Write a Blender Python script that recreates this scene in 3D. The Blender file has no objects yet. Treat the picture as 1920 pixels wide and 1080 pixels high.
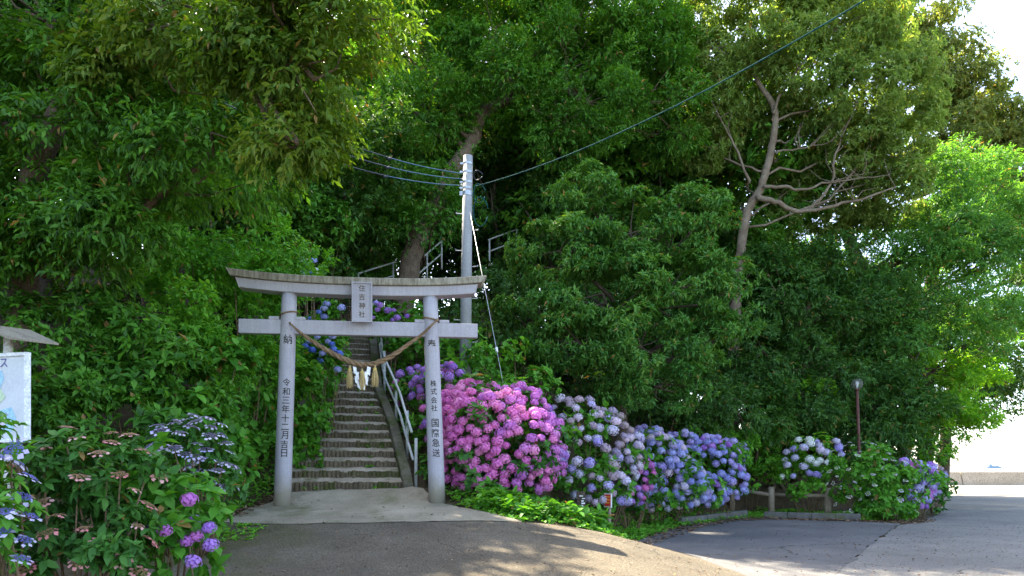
import bpy, bmesh, math, random
import numpy as np
from mathutils import Vector, Matrix
from mathutils.geometry import delaunay_2d_cdt

random.seed(7)
rng = np.random.default_rng(11)
R = math.radians
C = bpy.context.scene.collection
scene = bpy.context.scene

# ------------------------------------------------------------------ camera
EYE = 1.45
F = 1280.0                       # focal length in photo pixels
HOR = 876.0                      # horizon row in the photo
cam_d = bpy.data.cameras.new('camera')
cam = bpy.data.objects.new('camera', cam_d); C.objects.link(cam)
cam.location = (0, 0, EYE); cam.rotation_euler = (R(90), 0, 0)
cam_d.sensor_width = 36; cam_d.lens = 36 * F / 1920
cam_d.shift_y = (HOR - 540) / 1920
cam_d.clip_start = 0.05; cam_d.clip_end = 9000
scene.camera = cam

# ------------------------------------------------------------------ sky, sun, exposure
SUN_EL, SUN_AZ = R(52), R(-34)   # azimuth from +Y towards +X
world = bpy.data.worlds.new('World'); scene.world = world; world.use_nodes = True
wn = world.node_tree; wn.nodes.clear()
sky = wn.nodes.new('ShaderNodeTexSky'); sky.sky_type = 'NISHITA'; sky.sun_disc = False
sky.sun_elevation = SUN_EL; sky.sun_rotation = SUN_AZ
sky.air_density = 0.7; sky.dust_density = 1.6; sky.ozone_density = 0.4
bg = wn.nodes.new('ShaderNodeBackground'); bg.inputs[1].default_value = 0.15
wo = wn.nodes.new('ShaderNodeOutputWorld')
wn.links.new(sky.outputs[0], bg.inputs[0]); wn.links.new(bg.outputs[0], wo.inputs[0])
sun_d = bpy.data.lights.new('sun', 'SUN'); sun_d.energy = 4.2; sun_d.angle = R(0.53)
sun_d.color = (1.0, 0.93, 0.80)
sun = bpy.data.objects.new('sun', sun_d); C.objects.link(sun)
sdir = Vector((math.sin(SUN_AZ) * math.cos(SUN_EL), math.cos(SUN_AZ) * math.cos(SUN_EL), math.sin(SUN_EL)))
sun.rotation_euler = sdir.to_track_quat('Z', 'Y').to_euler()
sun.location = (-10, 30, 40)
vs = scene.view_settings
vs.view_transform = 'Standard'; vs.look = 'None'; vs.gamma = 1.0; vs.use_curve_mapping = False
vs.exposure = 2.82
vs.use_white_balance = True; vs.white_balance_temperature = 7300; vs.white_balance_tint = 8.0
scene.render.engine = 'CYCLES'
cy = scene.cycles
cy.use_denoising = True
cy.max_bounces = 8; cy.diffuse_bounces = 4; cy.glossy_bounces = 2
cy.transmission_bounces = 4; cy.transparent_max_bounces = 6
cy.caustics_reflective = False; cy.caustics_refractive = False
cy.sample_clamp_indirect = 6.0

# ------------------------------------------------------------------ small helpers
def W(x, y, Y):
    """photo pixel + distance -> world point"""
    return np.array([(x - 960) / F * Y, Y, EYE - (y - HOR) / F * Y])

def smooth(t):
    t = np.clip(t, 0, 1); return t * t * (3 - 2 * t)

def tag(o, label=None, cat=None, group=None, kind=None):
    if label: o['label'] = label
    if cat: o['category'] = cat
    if group: o['group'] = group
    if kind: o['kind'] = kind
    return o

def empty(name, loc, label=None, cat=None, group=None):
    o = bpy.data.objects.new(name, None); C.objects.link(o)
    o.location = loc; o.empty_display_size = 0.2
    bpy_mats[o.name] = Matrix.Translation(Vector(loc))
    return tag(o, label, cat, group)
bpy_mats = {}

def link(name, me, mat=None, parent=None, world_coords=True):
    """object of a mesh whose vertices are world coordinates; kept in place under its parent"""
    if mat is not None:
        for m in (mat if isinstance(mat, (list, tuple)) else [mat]): me.materials.append(m)
    o = bpy.data.objects.new(name, me); C.objects.link(o)
    if parent is not None:
        o.parent = parent
        if world_coords:
            # an empty stands at its base; a mesh part sits at the world origin
            off = parent.location if parent.type == 'EMPTY' else Vector((0, 0, 0))
            o.matrix_parent_inverse = Matrix.Translation(-off)
    return o

class MB:
    """collects polygons, builds one mesh"""
    def __init__(s): s.v = []; s.f = []; s.n = 0; s.m = []
    def add(s, v, f, mi=0):
        v = np.asarray(v, float).reshape(-1, 3)
        s.v.append(v); s.f += [tuple(int(i) + s.n for i in q) for q in f]; s.m += [mi] * len(f); s.n += len(v)
        return s
    def box(s, c, size, rot=None, mi=0):
        x, y, z = [d / 2 for d in size]
        v = np.array([(-x,-y,-z),(x,-y,-z),(x,y,-z),(-x,y,-z),(-x,-y,z),(x,-y,z),(x,y,z),(-x,y,z)], float)
        if rot is not None: v = v @ np.array(rot).T
        return s.add(v + np.array(c), [(0,3,2,1),(4,5,6,7),(0,1,5,4),(1,2,6,5),(2,3,7,6),(3,0,4,7)], mi)
    def tube(s, pts, rad, sides=8, caps=True, mi=0):
        pts = np.asarray(pts, float); n = len(pts)
        rad = np.broadcast_to(np.asarray(rad, float), (n,))
        t = np.gradient(pts, axis=0); t /= np.linalg.norm(t, axis=1)[:, None] + 1e-9
        ref = np.array([0.13, 0.21, 0.97]) if abs(t[0][2]) < 0.9 else np.array([0.95, 0.1, 0.2])
        a = np.linspace(0, 2 * math.pi, sides, endpoint=False)
        vs_ = []
        u = np.cross(t[0], ref)
        for i in range(n):
            u = u - t[i] * np.dot(u, t[i])
            if np.linalg.norm(u) < 1e-6: u = np.cross(t[i], ref)
            u /= np.linalg.norm(u)
            w = np.cross(t[i], u)
            vs_.append(pts[i] + rad[i] * (np.cos(a)[:, None] * u + np.sin(a)[:, None] * w))
        v = np.concatenate(vs_)
        f = []
        for i in range(n - 1):
            for k in range(sides):
                k2 = (k + 1) % sides
                f.append((i*sides+k, i*sides+k2, (i+1)*sides+k2, (i+1)*sides+k))
        if caps:
            f.append(tuple(range(sides))[::-1]); f.append(tuple((n-1)*sides + k for k in range(sides)))
        return s.add(v, f, mi)
    def mesh(s, name, smooth_shade=False):
        me = bpy.data.meshes.new(name)
        me.from_pydata(np.concatenate(s.v).tolist() if s.v else [], [], s.f)
        me.polygons.foreach_set('material_index', s.m)
        if smooth_shade: me.polygons.foreach_set('use_smooth', [True] * len(me.polygons))
        me.update(); return me
    def build(s, name, mat, parent=None, sm=False):
        return link(name, s.mesh(name, sm), mat, parent)

def bevel(o, w=0.01, seg=1):
    m = o.modifiers.new('bevel', 'BEVEL'); m.width = w; m.segments = seg; m.limit_method = 'ANGLE'; m.angle_limit = R(40)
    return o

def rotz(a):
    c, s_ = math.cos(a), math.sin(a); return np.array([[c,-s_,0],[s_,c,0],[0,0,1]])

# ------------------------------------------------------------------ materials
def nodes_of(name):
    m = bpy.data.materials.new(name); m.use_nodes = True
    nt = m.node_tree; nt.nodes.clear()
    out = nt.nodes.new('ShaderNodeOutputMaterial')
    return m, nt, out

def ramp(nt, src, stops, interp='LINEAR'):
    r = nt.nodes.new('ShaderNodeValToRGB'); r.color_ramp.interpolation = interp
    el = r.color_ramp.elements
    while len(el) < len(stops): el.new(0.5)
    for e, (p, c) in zip(el, stops):
        e.position = p; e.color = (*c, 1) if len(c) == 3 else c
    nt.links.new(src, r.inputs[0]); return r

def noise(nt, scale, detail=4, rough=0.6, coord=None, dist=0.0):
    n = nt.nodes.new('ShaderNodeTexNoise'); n.inputs['Scale'].default_value = scale
    n.inputs['Detail'].default_value = detail; n.inputs['Roughness'].default_value = rough
    n.inputs['Distortion'].default_value = dist
    if coord is not None: nt.links.new(coord, n.inputs['Vector'])
    return n

def mixc(nt, fac, a, b, mode='MIX'):
    m = nt.nodes.new('ShaderNodeMix'); m.data_type = 'RGBA'; m.blend_type = mode
    for sock, val in ((m.inputs[0], fac), (m.inputs[6], a), (m.inputs[7], b)):
        if hasattr(val, 'is_output'): nt.links.new(val, sock)
        elif isinstance(val, (int, float)): sock.default_value = val
        else: sock.default_value = (*val, 1)
    return m.outputs[2]

def math_n(nt, op, a, b=None):
    m = nt.nodes.new('ShaderNodeMath'); m.operation = op
    for i, val in enumerate((a, b)):
        if val is None: continue
        if hasattr(val, 'is_output'): nt.links.new(val, m.inputs[i])
        else: m.inputs[i].default_value = val
    return m.outputs[0]

def rough_mat(name, cols, scale=6, rough=0.85, bump=0.2, bscale=60, spec=0.3, extra=None, bdist=0.01, metallic=0.0, grain=(0.72, 1.2)):
    """mottled solid surface: large noise between colours + fine grain + bump"""
    m, nt, out = nodes_of(name)
    tc = nt.nodes.new('ShaderNodeTexCoord'); co = tc.outputs['Object']
    n1 = noise(nt, scale, 6, 0.65, co)
    k = len(cols)
    r = ramp(nt, n1.outputs[0], [(0.3 + 0.4 * i / max(1, k - 1), c) for i, c in enumerate(cols)])
    n2 = noise(nt, bscale, 3, 0.6, co)
    g = ramp(nt, n2.outputs[0], [(0.3, (grain[0],) * 3), (0.7, (grain[1],) * 3)])
    col = mixc(nt, 1.0, r.outputs[0], g.outputs[0], 'MULTIPLY')
    if extra: col = extra(nt, co, col)
    b = nt.nodes.new('ShaderNodeBsdfPrincipled')
    nt.links.new(col, b.inputs['Base Color']); b.inputs['Roughness'].default_value = rough
    b.inputs['Specular IOR Level'].default_value = spec; b.inputs['Metallic'].default_value = metallic
    bp = nt.nodes.new('ShaderNodeBump'); bp.inputs['Strength'].default_value = bump; bp.inputs['Distance'].default_value = bdist
    nt.links.new(n2.outputs[0], bp.inputs['Height']); nt.links.new(bp.outputs[0], b.inputs['Normal'])
    nt.links.new(b.outputs[0], out.inputs[0])
    return m

def plain_mat(name, col, rough=0.6, metallic=0.0, spec=0.4):
    return rough_mat(name, [tuple(c * 0.85 for c in col), col, tuple(min(1, c * 1.1) for c in col)], 5, rough, 0.05, 40, spec, metallic=metallic)

def leaf_mat(name, stops, trans=0.35, tcol=None, rough=0.5, spec=0.25, patch=0.35):
    """leaf: colour by a random value per leaf and slow patches; glossy front, light through"""
    m, nt, out = nodes_of(name)
    at = nt.nodes.new('ShaderNodeAttribute'); at.attribute_name = 'rnd'
    geo = nt.nodes.new('ShaderNodeNewGeometry')
    n1 = noise(nt, 0.9, 2, 0.5, geo.outputs['Position'])
    v = math_n(nt, 'ADD', math_n(nt, 'MULTIPLY', at.outputs['Fac'], 1 - patch),
               math_n(nt, 'MULTIPLY', math_n(nt, 'SUBTRACT', math_n(nt, 'MULTIPLY', n1.outputs[0], 2.2), 0.6), patch))
    r = ramp(nt, v, [(i / (len(stops) - 1), c) for i, c in enumerate(stops)])
    dead = math_n(nt, 'GREATER_THAN', at.outputs['Fac'], 0.984)
    lc = mixc(nt, dead, r.outputs[0], (0.27, 0.17, 0.055))
    p = nt.nodes.new('ShaderNodeBsdfPrincipled')
    nt.links.new(lc, p.inputs['Base Color'])
    p.inputs['Roughness'].default_value = rough; p.inputs['Specular IOR Level'].default_value = spec
    t = nt.nodes.new('ShaderNodeBsdfTranslucent')
    tc_ = mixc(nt, 1.0, lc, tcol or (1.9, 1.7, 0.7), 'MULTIPLY')
    nt.links.new(tc_, t.inputs[0])
    mx = nt.nodes.new('ShaderNodeMixShader'); mx.inputs[0].default_value = trans
    nt.links.new(p.outputs[0], mx.inputs[1]); nt.links.new(t.outputs[0], mx.inputs[2])
    nt.links.new(mx.outputs[0], out.inputs[0])
    return m

def petal_mat(name, stops, trans=0.25):
    """petals: colour by the head (object random) and a little per petal"""
    m, nt, out = nodes_of(name)
    oi = nt.nodes.new('ShaderNodeObjectInfo')
    at = nt.nodes.new('ShaderNodeAttribute'); at.attribute_name = 'rnd'
    v = math_n(nt, 'ADD', math_n(nt, 'MULTIPLY', oi.outputs['Random'], 0.58), math_n(nt, 'MULTIPLY', at.outputs['Fac'], 0.42))
    r = ramp(nt, v, [(i / max(1, len(stops) - 1), c) for i, c in enumerate(stops)])
    p = nt.nodes.new('ShaderNodeBsdfPrincipled'); p.inputs['Roughness'].default_value = 0.6
    p.inputs['Specular IOR Level'].default_value = 0.2
    nt.links.new(r.outputs[0], p.inputs['Base Color'])
    t = nt.nodes.new('ShaderNodeBsdfTranslucent'); nt.links.new(r.outputs[0], t.inputs[0])
    mx = nt.nodes.new('ShaderNodeMixShader'); mx.inputs[0].default_value = trans
    nt.links.new(p.outputs[0], mx.inputs[1]); nt.links.new(t.outputs[0], mx.inputs[2])
    nt.links.new(mx.outputs[0], out.inputs[0])
    return m

M = {}
def moss_extra(cols, scale=1.6, lo=0.52, hi=0.66, side=None):
    def f(nt, co, col):
        n = noise(nt, scale, 6, 0.7, co)
        r_ = ramp(nt, n.outputs[0], [(lo, (0, 0, 0)), (hi, (1, 1, 1))])
        fac = r_.outputs[0]
        if side is not None:
            sx = nt.nodes.new('ShaderNodeSeparateXYZ'); nt.links.new(co, sx.inputs[0])
            mr = nt.nodes.new('ShaderNodeMapRange'); mr.inputs[1].default_value = side[0]; mr.inputs[2].default_value = side[1]
            nt.links.new(sx.outputs['XYZ'.index(side[2])], mr.inputs[0])
            fac = math_n(nt, 'MULTIPLY', fac, mr.outputs[0])
        return mixc(nt, fac, col, cols)
    return f

M['soil'] = rough_mat('soil', [(0.05,0.035,0.022),(0.09,0.065,0.04),(0.06,0.06,0.025)], 2.5, 0.95, 0.8, 18, 0.1, moss_extra((0.045,0.065,0.018), 0.8), bdist=0.05)
def worn(base_extra, crack=(0.02, 0.018, 0.015)):
    def f(nt, co, col):
        if base_extra: col = base_extra(nt, co, col)
        n = noise(nt, 1.3, 4, 0.6, co)
        ad = nt.nodes.new('ShaderNodeMix'); ad.data_type = 'RGBA'; ad.blend_type = 'LINEAR_LIGHT'; ad.inputs[0].default_value = 0.35
        nt.links.new(co, ad.inputs[6]); nt.links.new(n.outputs['Color'], ad.inputs[7])
        v = nt.nodes.new('ShaderNodeTexVoronoi'); v.feature = 'DISTANCE_TO_EDGE'; v.inputs['Scale'].default_value = 0.42
        nt.links.new(ad.outputs[2], v.inputs['Vector'])
        w = noise(nt, 0.6, 2, 0.5, co)
        th = ramp(nt, w.outputs[0], [(0.45, (0.0, 0.0, 0.0)), (0.6, (0.006, 0.006, 0.006))])
        k = math_n(nt, 'LESS_THAN', v.outputs['Distance'], th.outputs[0])
        col = mixc(nt, math_n(nt, 'MULTIPLY', k, 0.75), col, crack)
        st_ = noise(nt, 0.35, 5, 0.6, co)
        sr_ = ramp(nt, st_.outputs[0], [(0.35, (0.78, 0.78, 0.78)), (0.65, (1.12, 1.1, 1.06))])
        return mixc(nt, 1.0, col, sr_.outputs[0], 'MULTIPLY')
    return f
M['old_asphalt'] = rough_mat('old_asphalt', [(0.088,0.073,0.054),(0.118,0.1,0.075),(0.148,0.127,0.098)], 1.2, 0.9, 0.9, 45, 0.25,
                             worn(moss_extra((0.065,0.07,0.02), 1.1, 0.42, 0.6, (-2.0, -3.6, 'X'))), bdist=0.03, grain=(0.5, 1.4))
M['asphalt'] = rough_mat('asphalt', [(0.085,0.084,0.087),(0.108,0.106,0.109),(0.135,0.132,0.133)], 0.8, 0.85, 0.5, 55, 0.3, worn(None), bdist=0.012, grain=(0.55, 1.4))
M['road'] = rough_mat('road', [(0.13,0.126,0.121),(0.162,0.156,0.148),(0.195,0.187,0.176)], 0.5, 0.88, 0.5, 45, 0.3, worn(None), bdist=0.012, grain=(0.55, 1.4))
M['yard'] = rough_mat('yard', [(0.34,0.31,0.26),(0.4,0.37,0.31),(0.44,0.4,0.34)], 0.4, 0.9, 0.3, 30, 0.2)
M['concrete'] = rough_mat('concrete', [(0.215,0.185,0.132),(0.285,0.248,0.18),(0.35,0.31,0.235)], 1.4, 0.9, 0.5, 40, 0.2,
                          moss_extra((0.12,0.12,0.06), 0.9, 0.5, 0.7), bdist=0.01)
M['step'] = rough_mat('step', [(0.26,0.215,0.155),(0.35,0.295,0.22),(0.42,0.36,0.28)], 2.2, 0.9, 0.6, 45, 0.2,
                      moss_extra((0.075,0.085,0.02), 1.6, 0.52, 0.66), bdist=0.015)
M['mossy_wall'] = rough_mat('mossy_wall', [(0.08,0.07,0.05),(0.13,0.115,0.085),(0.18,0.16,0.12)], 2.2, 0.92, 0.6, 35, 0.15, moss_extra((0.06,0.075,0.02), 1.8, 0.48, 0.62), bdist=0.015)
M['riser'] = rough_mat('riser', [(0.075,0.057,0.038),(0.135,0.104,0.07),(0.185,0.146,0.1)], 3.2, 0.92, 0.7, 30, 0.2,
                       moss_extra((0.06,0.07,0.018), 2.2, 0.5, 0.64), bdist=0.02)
def streaks(nt, co, col, amt=0.75, dark=(0.13,0.105,0.075)):
    mp = nt.nodes.new('ShaderNodeMapping'); mp.inputs['Scale'].default_value = (26, 26, 1.2); nt.links.new(co, mp.inputs[0])
    n = noise(nt, 1.0, 5, 0.7, mp.outputs[0])
    r_ = ramp(nt, n.outputs[0], [(0.42, (0, 0, 0)), (0.62, (1, 1, 1))])
    return mixc(nt, math_n(nt, 'MULTIPLY', r_.outputs[0], amt), col, dark)
M['granite'] = rough_mat('granite', [(0.35,0.33,0.37),(0.4,0.38,0.42),(0.44,0.42,0.455)], 1.6, 0.8, 0.35, 110, 0.3, lambda nt, co, col: streaks(nt, co, col, 0.2, (0.2,0.18,0.15)), bdist=0.006)
def foot_moss(nt, co, col):
    sx = nt.nodes.new('ShaderNodeSeparateXYZ'); nt.links.new(co, sx.inputs[0])
    n = noise(nt, 5, 4, 0.6, co)
    z = math_n(nt, 'ADD', sx.outputs[2], math_n(nt, 'MULTIPLY', n.outputs[0], 0.5))
    mr = nt.nodes.new('ShaderNodeMapRange'); mr.inputs[1].default_value = 1.62; mr.inputs[2].default_value = 1.28
    nt.links.new(z, mr.inputs[0])
    col = streaks(nt, co, col, 0.2, (0.2,0.18,0.15))
    return mixc(nt, math_n(nt, 'MULTIPLY', mr.outputs[0], 0.75), col, (0.24,0.21,0.13))
M['pillar'] = rough_mat('pillar', [(0.35,0.33,0.37),(0.4,0.38,0.42),(0.44,0.42,0.455)], 1.6, 0.8, 0.35, 110, 0.3, foot_moss, bdist=0.006)
M['mossy_granite'] = rough_mat('mossy_granite', [(0.27,0.245,0.19),(0.35,0.325,0.26),(0.4,0.375,0.31)], 2.0, 0.9, 0.5, 80, 0.2, streaks, bdist=0.01)
M['ink'] = plain_mat('ink', (0.03,0.028,0.026), 0.7)
M['gold_ink'] = plain_mat('gold_ink', (0.085,0.06,0.035), 0.6)
M['rope'] = rough_mat('rope', [(0.13,0.08,0.045),(0.22,0.145,0.085),(0.3,0.21,0.135)], 14, 0.9, 0.9, 120, 0.1, bdist=0.006)
M['straw'] = rough_mat('straw', [(0.3,0.2,0.08),(0.45,0.33,0.15),(0.55,0.42,0.22)], 30, 0.9, 0.6, 160, 0.1, bdist=0.004)
M['paper'] = plain_mat('paper', (0.75,0.74,0.74), 0.8)
M['gold_thread'] = plain_mat('gold_thread', (0.6,0.42,0.08), 0.5)
M['pole'] = rough_mat('pole', [(0.24,0.245,0.245),(0.29,0.295,0.295),(0.33,0.33,0.325)], 1.2, 0.85, 0.2, 60, 0.25)
M['steel'] = plain_mat('steel', (0.42,0.44,0.46), 0.4, 0.6)
M['rail'] = rough_mat('rail', [(0.36,0.37,0.34),(0.5,0.51,0.49),(0.56,0.57,0.56)], 5, 0.5, 0.1, 60, 0.4)
M['wire_black'] = plain_mat('wire_black', (0.02,0.025,0.04), 0.5)
M['wire_blue'] = plain_mat('wire_blue', (0.03,0.10,0.18), 0.45)
M['wire_teal'] = plain_mat('wire_teal', (0.012,0.065,0.07), 0.9, 0.0, 0.05)
M['bark'] = rough_mat('bark', [(0.10,0.07,0.048),(0.16,0.115,0.08),(0.22,0.165,0.12)], 4, 0.92, 1.0, 26, 0.1, bdist=0.04)
M['bark_dark'] = rough_mat('bark_dark', [(0.05,0.038,0.028),(0.085,0.065,0.048),(0.12,0.095,0.07)], 4, 0.92, 1.0, 26, 0.1, bdist=0.04)
M['bark_pale'] = rough_mat('bark_pale', [(0.12,0.088,0.06),(0.18,0.138,0.1),(0.26,0.21,0.16)], 3, 0.9, 0.9, 22, 0.1, bdist=0.03)
M['stem'] = plain_mat('stem', (0.17,0.11,0.06), 0.85)
M['green_stem'] = plain_mat('green_stem', (0.09,0.15,0.035), 0.7)
M['log'] = rough_mat('log', [(0.16,0.12,0.085),(0.24,0.19,0.14),(0.3,0.25,0.19)], 5, 0.9, 0.6, 40, 0.15, bdist=0.01)
M['kerb'] = rough_mat('kerb', [(0.075,0.073,0.068),(0.11,0.107,0.1),(0.15,0.145,0.135)], 4, 0.9, 0.5, 40, 0.2, moss_extra((0.09,0.1,0.04), 3))
M['seawall'] = rough_mat('seawall', [(0.28,0.24,0.19),(0.35,0.3,0.24),(0.4,0.35,0.29)], 0.7, 0.9, 0.3, 12, 0.2, streaks)
M['rust'] = rough_mat('rust', [(0.07,0.028,0.022),(0.1,0.04,0.03),(0.14,0.06,0.045)], 9, 0.7, 0.3, 60, 0.3)
M['white_paint'] = plain_mat('white_paint', (0.78,0.79,0.8), 0.5)
M['board_white'] = rough_mat('board_white', [(0.52,0.54,0.58),(0.62,0.64,0.66),(0.68,0.69,0.7)], 2.5, 0.5, 0.05, 40, grain=(0.93, 1.04))
M['map_blue'] = rough_mat('map_blue', [(0.35,0.6,0.75),(0.42,0.66,0.8)], 3, 0.5, 0.02, 40)
M['map_green'] = rough_mat('map_green', [(0.5,0.65,0.42),(0.6,0.72,0.5)], 3, 0.5, 0.02, 40)
M['map_ink'] = plain_mat('map_ink', (0.1,0.1,0.3), 0.6)
M['red_paint'] = plain_mat('red_paint', (0.7,0.035,0.025), 0.5)
M['yellow_paint'] = plain_mat('yellow_paint', (0.85,0.42,0.04), 0.5)
M['roof_board'] = rough_mat('roof_board', [(0.2,0.17,0.13),(0.28,0.24,0.18),(0.3,0.27,0.2)], 5, 0.8, 0.2, 40)
M['rust_white'] = rough_mat('rust_white', [(0.2,0.07,0.03),(0.6,0.58,0.52),(0.7,0.69,0.66)], 5, 0.6, 0.2, 40)
M['ship'] = plain_mat('ship', (0.25,0.33,0.42), 0.6)

# leaves
M['lf_oak'] = leaf_mat('leaf_oak', [(0.017,0.068,0.009),(0.043,0.135,0.014),(0.072,0.210,0.018),(0.109,0.255,0.023)], 0.32)
M['lf_olive'] = leaf_mat('leaf_olive', [(0.04,0.1,0.014),(0.08,0.155,0.018),(0.125,0.195,0.022),(0.19,0.225,0.03)], 0.38, (1.5,1.6,0.6))
M['lf_vine'] = leaf_mat('leaf_vine', [(0.043,0.165,0.023),(0.080,0.270,0.029),(0.131,0.375,0.034),(0.203,0.450,0.052)], 0.38)
M['lf_shrub'] = leaf_mat('leaf_shrub', [(0.017,0.075,0.014),(0.043,0.150,0.018),(0.080,0.240,0.023),(0.116,0.300,0.034)], 0.33)
M['lf_hyd'] = leaf_mat('leaf_hydrangea', [(0.029,0.128,0.018),(0.058,0.210,0.023),(0.094,0.300,0.030),(0.145,0.375,0.046)], 0.33, rough=0.5)
M['lf_hyd_dark'] = leaf_mat('leaf_hydrangea_dark', [(0.017,0.075,0.016),(0.035,0.128,0.023),(0.058,0.188,0.030),(0.087,0.240,0.040)], 0.3, rough=0.5)
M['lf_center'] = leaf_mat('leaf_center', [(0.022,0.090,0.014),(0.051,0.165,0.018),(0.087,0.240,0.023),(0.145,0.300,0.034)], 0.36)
M['lf_whorl'] = leaf_mat('leaf_whorl', [(0.025,0.1,0.022),(0.05,0.17,0.03),(0.085,0.23,0.038),(0.17,0.32,0.05)], 0.28)
M['lf_light'] = leaf_mat('leaf_light', [(0.09,0.16,0.04),(0.14,0.23,0.05),(0.2,0.29,0.07),(0.3,0.35,0.11)], 0.5, (1.7,1.6,0.8))
M['lf_painted_sun'] = leaf_mat('leaf_painted_sun', [(0.08,0.14,0.04),(0.14,0.19,0.05),(0.21,0.24,0.06),(0.32,0.29,0.08)], 0.5, (1.5,1.5,0.7))  # lightened gold stands in for sunlight on the crown, put into the leaf colour
M['lf_right'] = leaf_mat('leaf_right', [(0.035,0.12,0.028),(0.065,0.2,0.038),(0.1,0.26,0.046),(0.15,0.31,0.06)], 0.4)
M['lf_maple'] = leaf_mat('leaf_maple', [(0.058,0.195,0.023),(0.102,0.285,0.025),(0.174,0.390,0.034),(0.261,0.480,0.046)], 0.5)
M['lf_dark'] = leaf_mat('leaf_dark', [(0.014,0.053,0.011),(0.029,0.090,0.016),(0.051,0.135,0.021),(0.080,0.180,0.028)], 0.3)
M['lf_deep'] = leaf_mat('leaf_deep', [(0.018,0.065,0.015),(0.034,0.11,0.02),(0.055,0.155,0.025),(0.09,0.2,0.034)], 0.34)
M['lf_ground'] = leaf_mat('leaf_ground', [(0.051,0.180,0.021),(0.087,0.285,0.028),(0.131,0.375,0.034),(0.203,0.465,0.052)], 0.35, rough=0.55)
M['lf_litter'] = leaf_mat('leaf_litter', [(0.06,0.035,0.02),(0.14,0.085,0.05),(0.25,0.16,0.1),(0.36,0.27,0.2)], 0.1, (1,1,1), 0.7, 0.2)
# petals
M['p_pink'] = petal_mat('petal_pink', [(0.64,0.15,0.46),(0.74,0.19,0.53),(0.78,0.26,0.53),(0.82,0.4,0.64)])
M['p_magenta'] = petal_mat('petal_magenta', [(0.46,0.15,0.52),(0.57,0.18,0.55),(0.67,0.22,0.58),(0.73,0.34,0.66)])
M['p_violet'] = petal_mat('petal_violet', [(0.28,0.12,0.52),(0.38,0.18,0.6),(0.48,0.24,0.64),(0.57,0.34,0.7)])
M['p_blue'] = petal_mat('petal_blue', [(0.26,0.27,0.66),(0.34,0.35,0.72),(0.42,0.45,0.79),(0.55,0.58,0.83)])
M['p_lilac'] = petal_mat('petal_lilac', [(0.36,0.28,0.66),(0.44,0.37,0.72),(0.52,0.46,0.77),(0.62,0.57,0.81)])
M['p_pale'] = petal_mat('petal_pale', [(0.5,0.5,0.7),(0.62,0.57,0.72),(0.72,0.58,0.7),(0.75,0.54,0.64)])
M['p_faded'] = petal_mat('petal_faded', [(0.32,0.3,0.5),(0.42,0.34,0.44),(0.5,0.36,0.42),(0.46,0.42,0.36)])
M['p_deepblue'] = petal_mat('petal_deepblue', [(0.07,0.14,0.6),(0.1,0.18,0.66),(0.15,0.26,0.74),(0.24,0.33,0.76)])
M['p_white'] = petal_mat('petal_white', [(0.7,0.72,0.6),(0.74,0.76,0.72),(0.78,0.78,0.78)])
M['p_salmon'] = petal_mat('petal_salmon', [(0.62,0.15,0.17),(0.7,0.24,0.25),(0.74,0.34,0.33),(0.74,0.5,0.46)])
M['p_lace'] = petal_mat('petal_lace', [(0.4,0.42,0.74),(0.58,0.52,0.74),(0.68,0.6,0.74),(0.74,0.7,0.76)])
M['bud_tan'] = petal_mat('bud_tan', [(0.24,0.14,0.07),(0.34,0.2,0.1),(0.4,0.22,0.14)])
M['bud_blue'] = petal_mat('bud_blue', [(0.1,0.1,0.32),(0.16,0.16,0.42),(0.26,0.22,0.4)])
M['bud_mauve'] = petal_mat('bud_mauve', [(0.12,0.09,0.16),(0.18,0.13,0.2),(0.2,0.17,0.26)])
M['p_lace_mauve'] = petal_mat('petal_lace_mauve', [(0.3,0.28,0.5),(0.42,0.36,0.5),(0.52,0.44,0.54),(0.58,0.52,0.6)])
M['bud_cream'] = petal_mat('bud_cream', [(0.3,0.36,0.2),(0.45,0.48,0.3),(0.58,0.58,0.44)])

# ------------------------------------------------------------------ terrain
FOOT = np.array([(-60,-8),(-12,-8),(-8.0,0),(-6.3,4.5),(-5.2,7.5),(-4.5,9.6),(-4.15,11.2),(-3.95,12.2),(-1.85,12.3),(-0.5,12.7),
                 (1.0,13.8),(2.8,15.9),(4.6,18.6),(6.6,21.2),(10.2,22.4),(15.5,27.5),(24,40),(33,56),(33,62),(-60,62)], float)
def poly_sd(P, x, y):
    """signed distance (positive inside)"""
    x = np.asarray(x, float); y = np.asarray(y, float)
    d = np.full(x.shape, 1e9); inside = np.zeros(x.shape, bool)
    n = len(P)
    for i in range(n):
        ax, ay = P[i]; bx, by = P[(i + 1) % n]
        ex, ey = bx - ax, by - ay
        t = np.clip(((x - ax) * ex + (y - ay) * ey) / (ex * ex + ey * ey), 0, 1)
        d = np.minimum(d, np.hypot(x - ax - t * ex, y - ay - t * ey))
        c = ((ay > y) != (by > y)) & (x < (bx - ax) * (y - ay) / (by - ay + 1e-12) + ax)
        inside ^= c
    return np.where(inside, d, -d)

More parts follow.
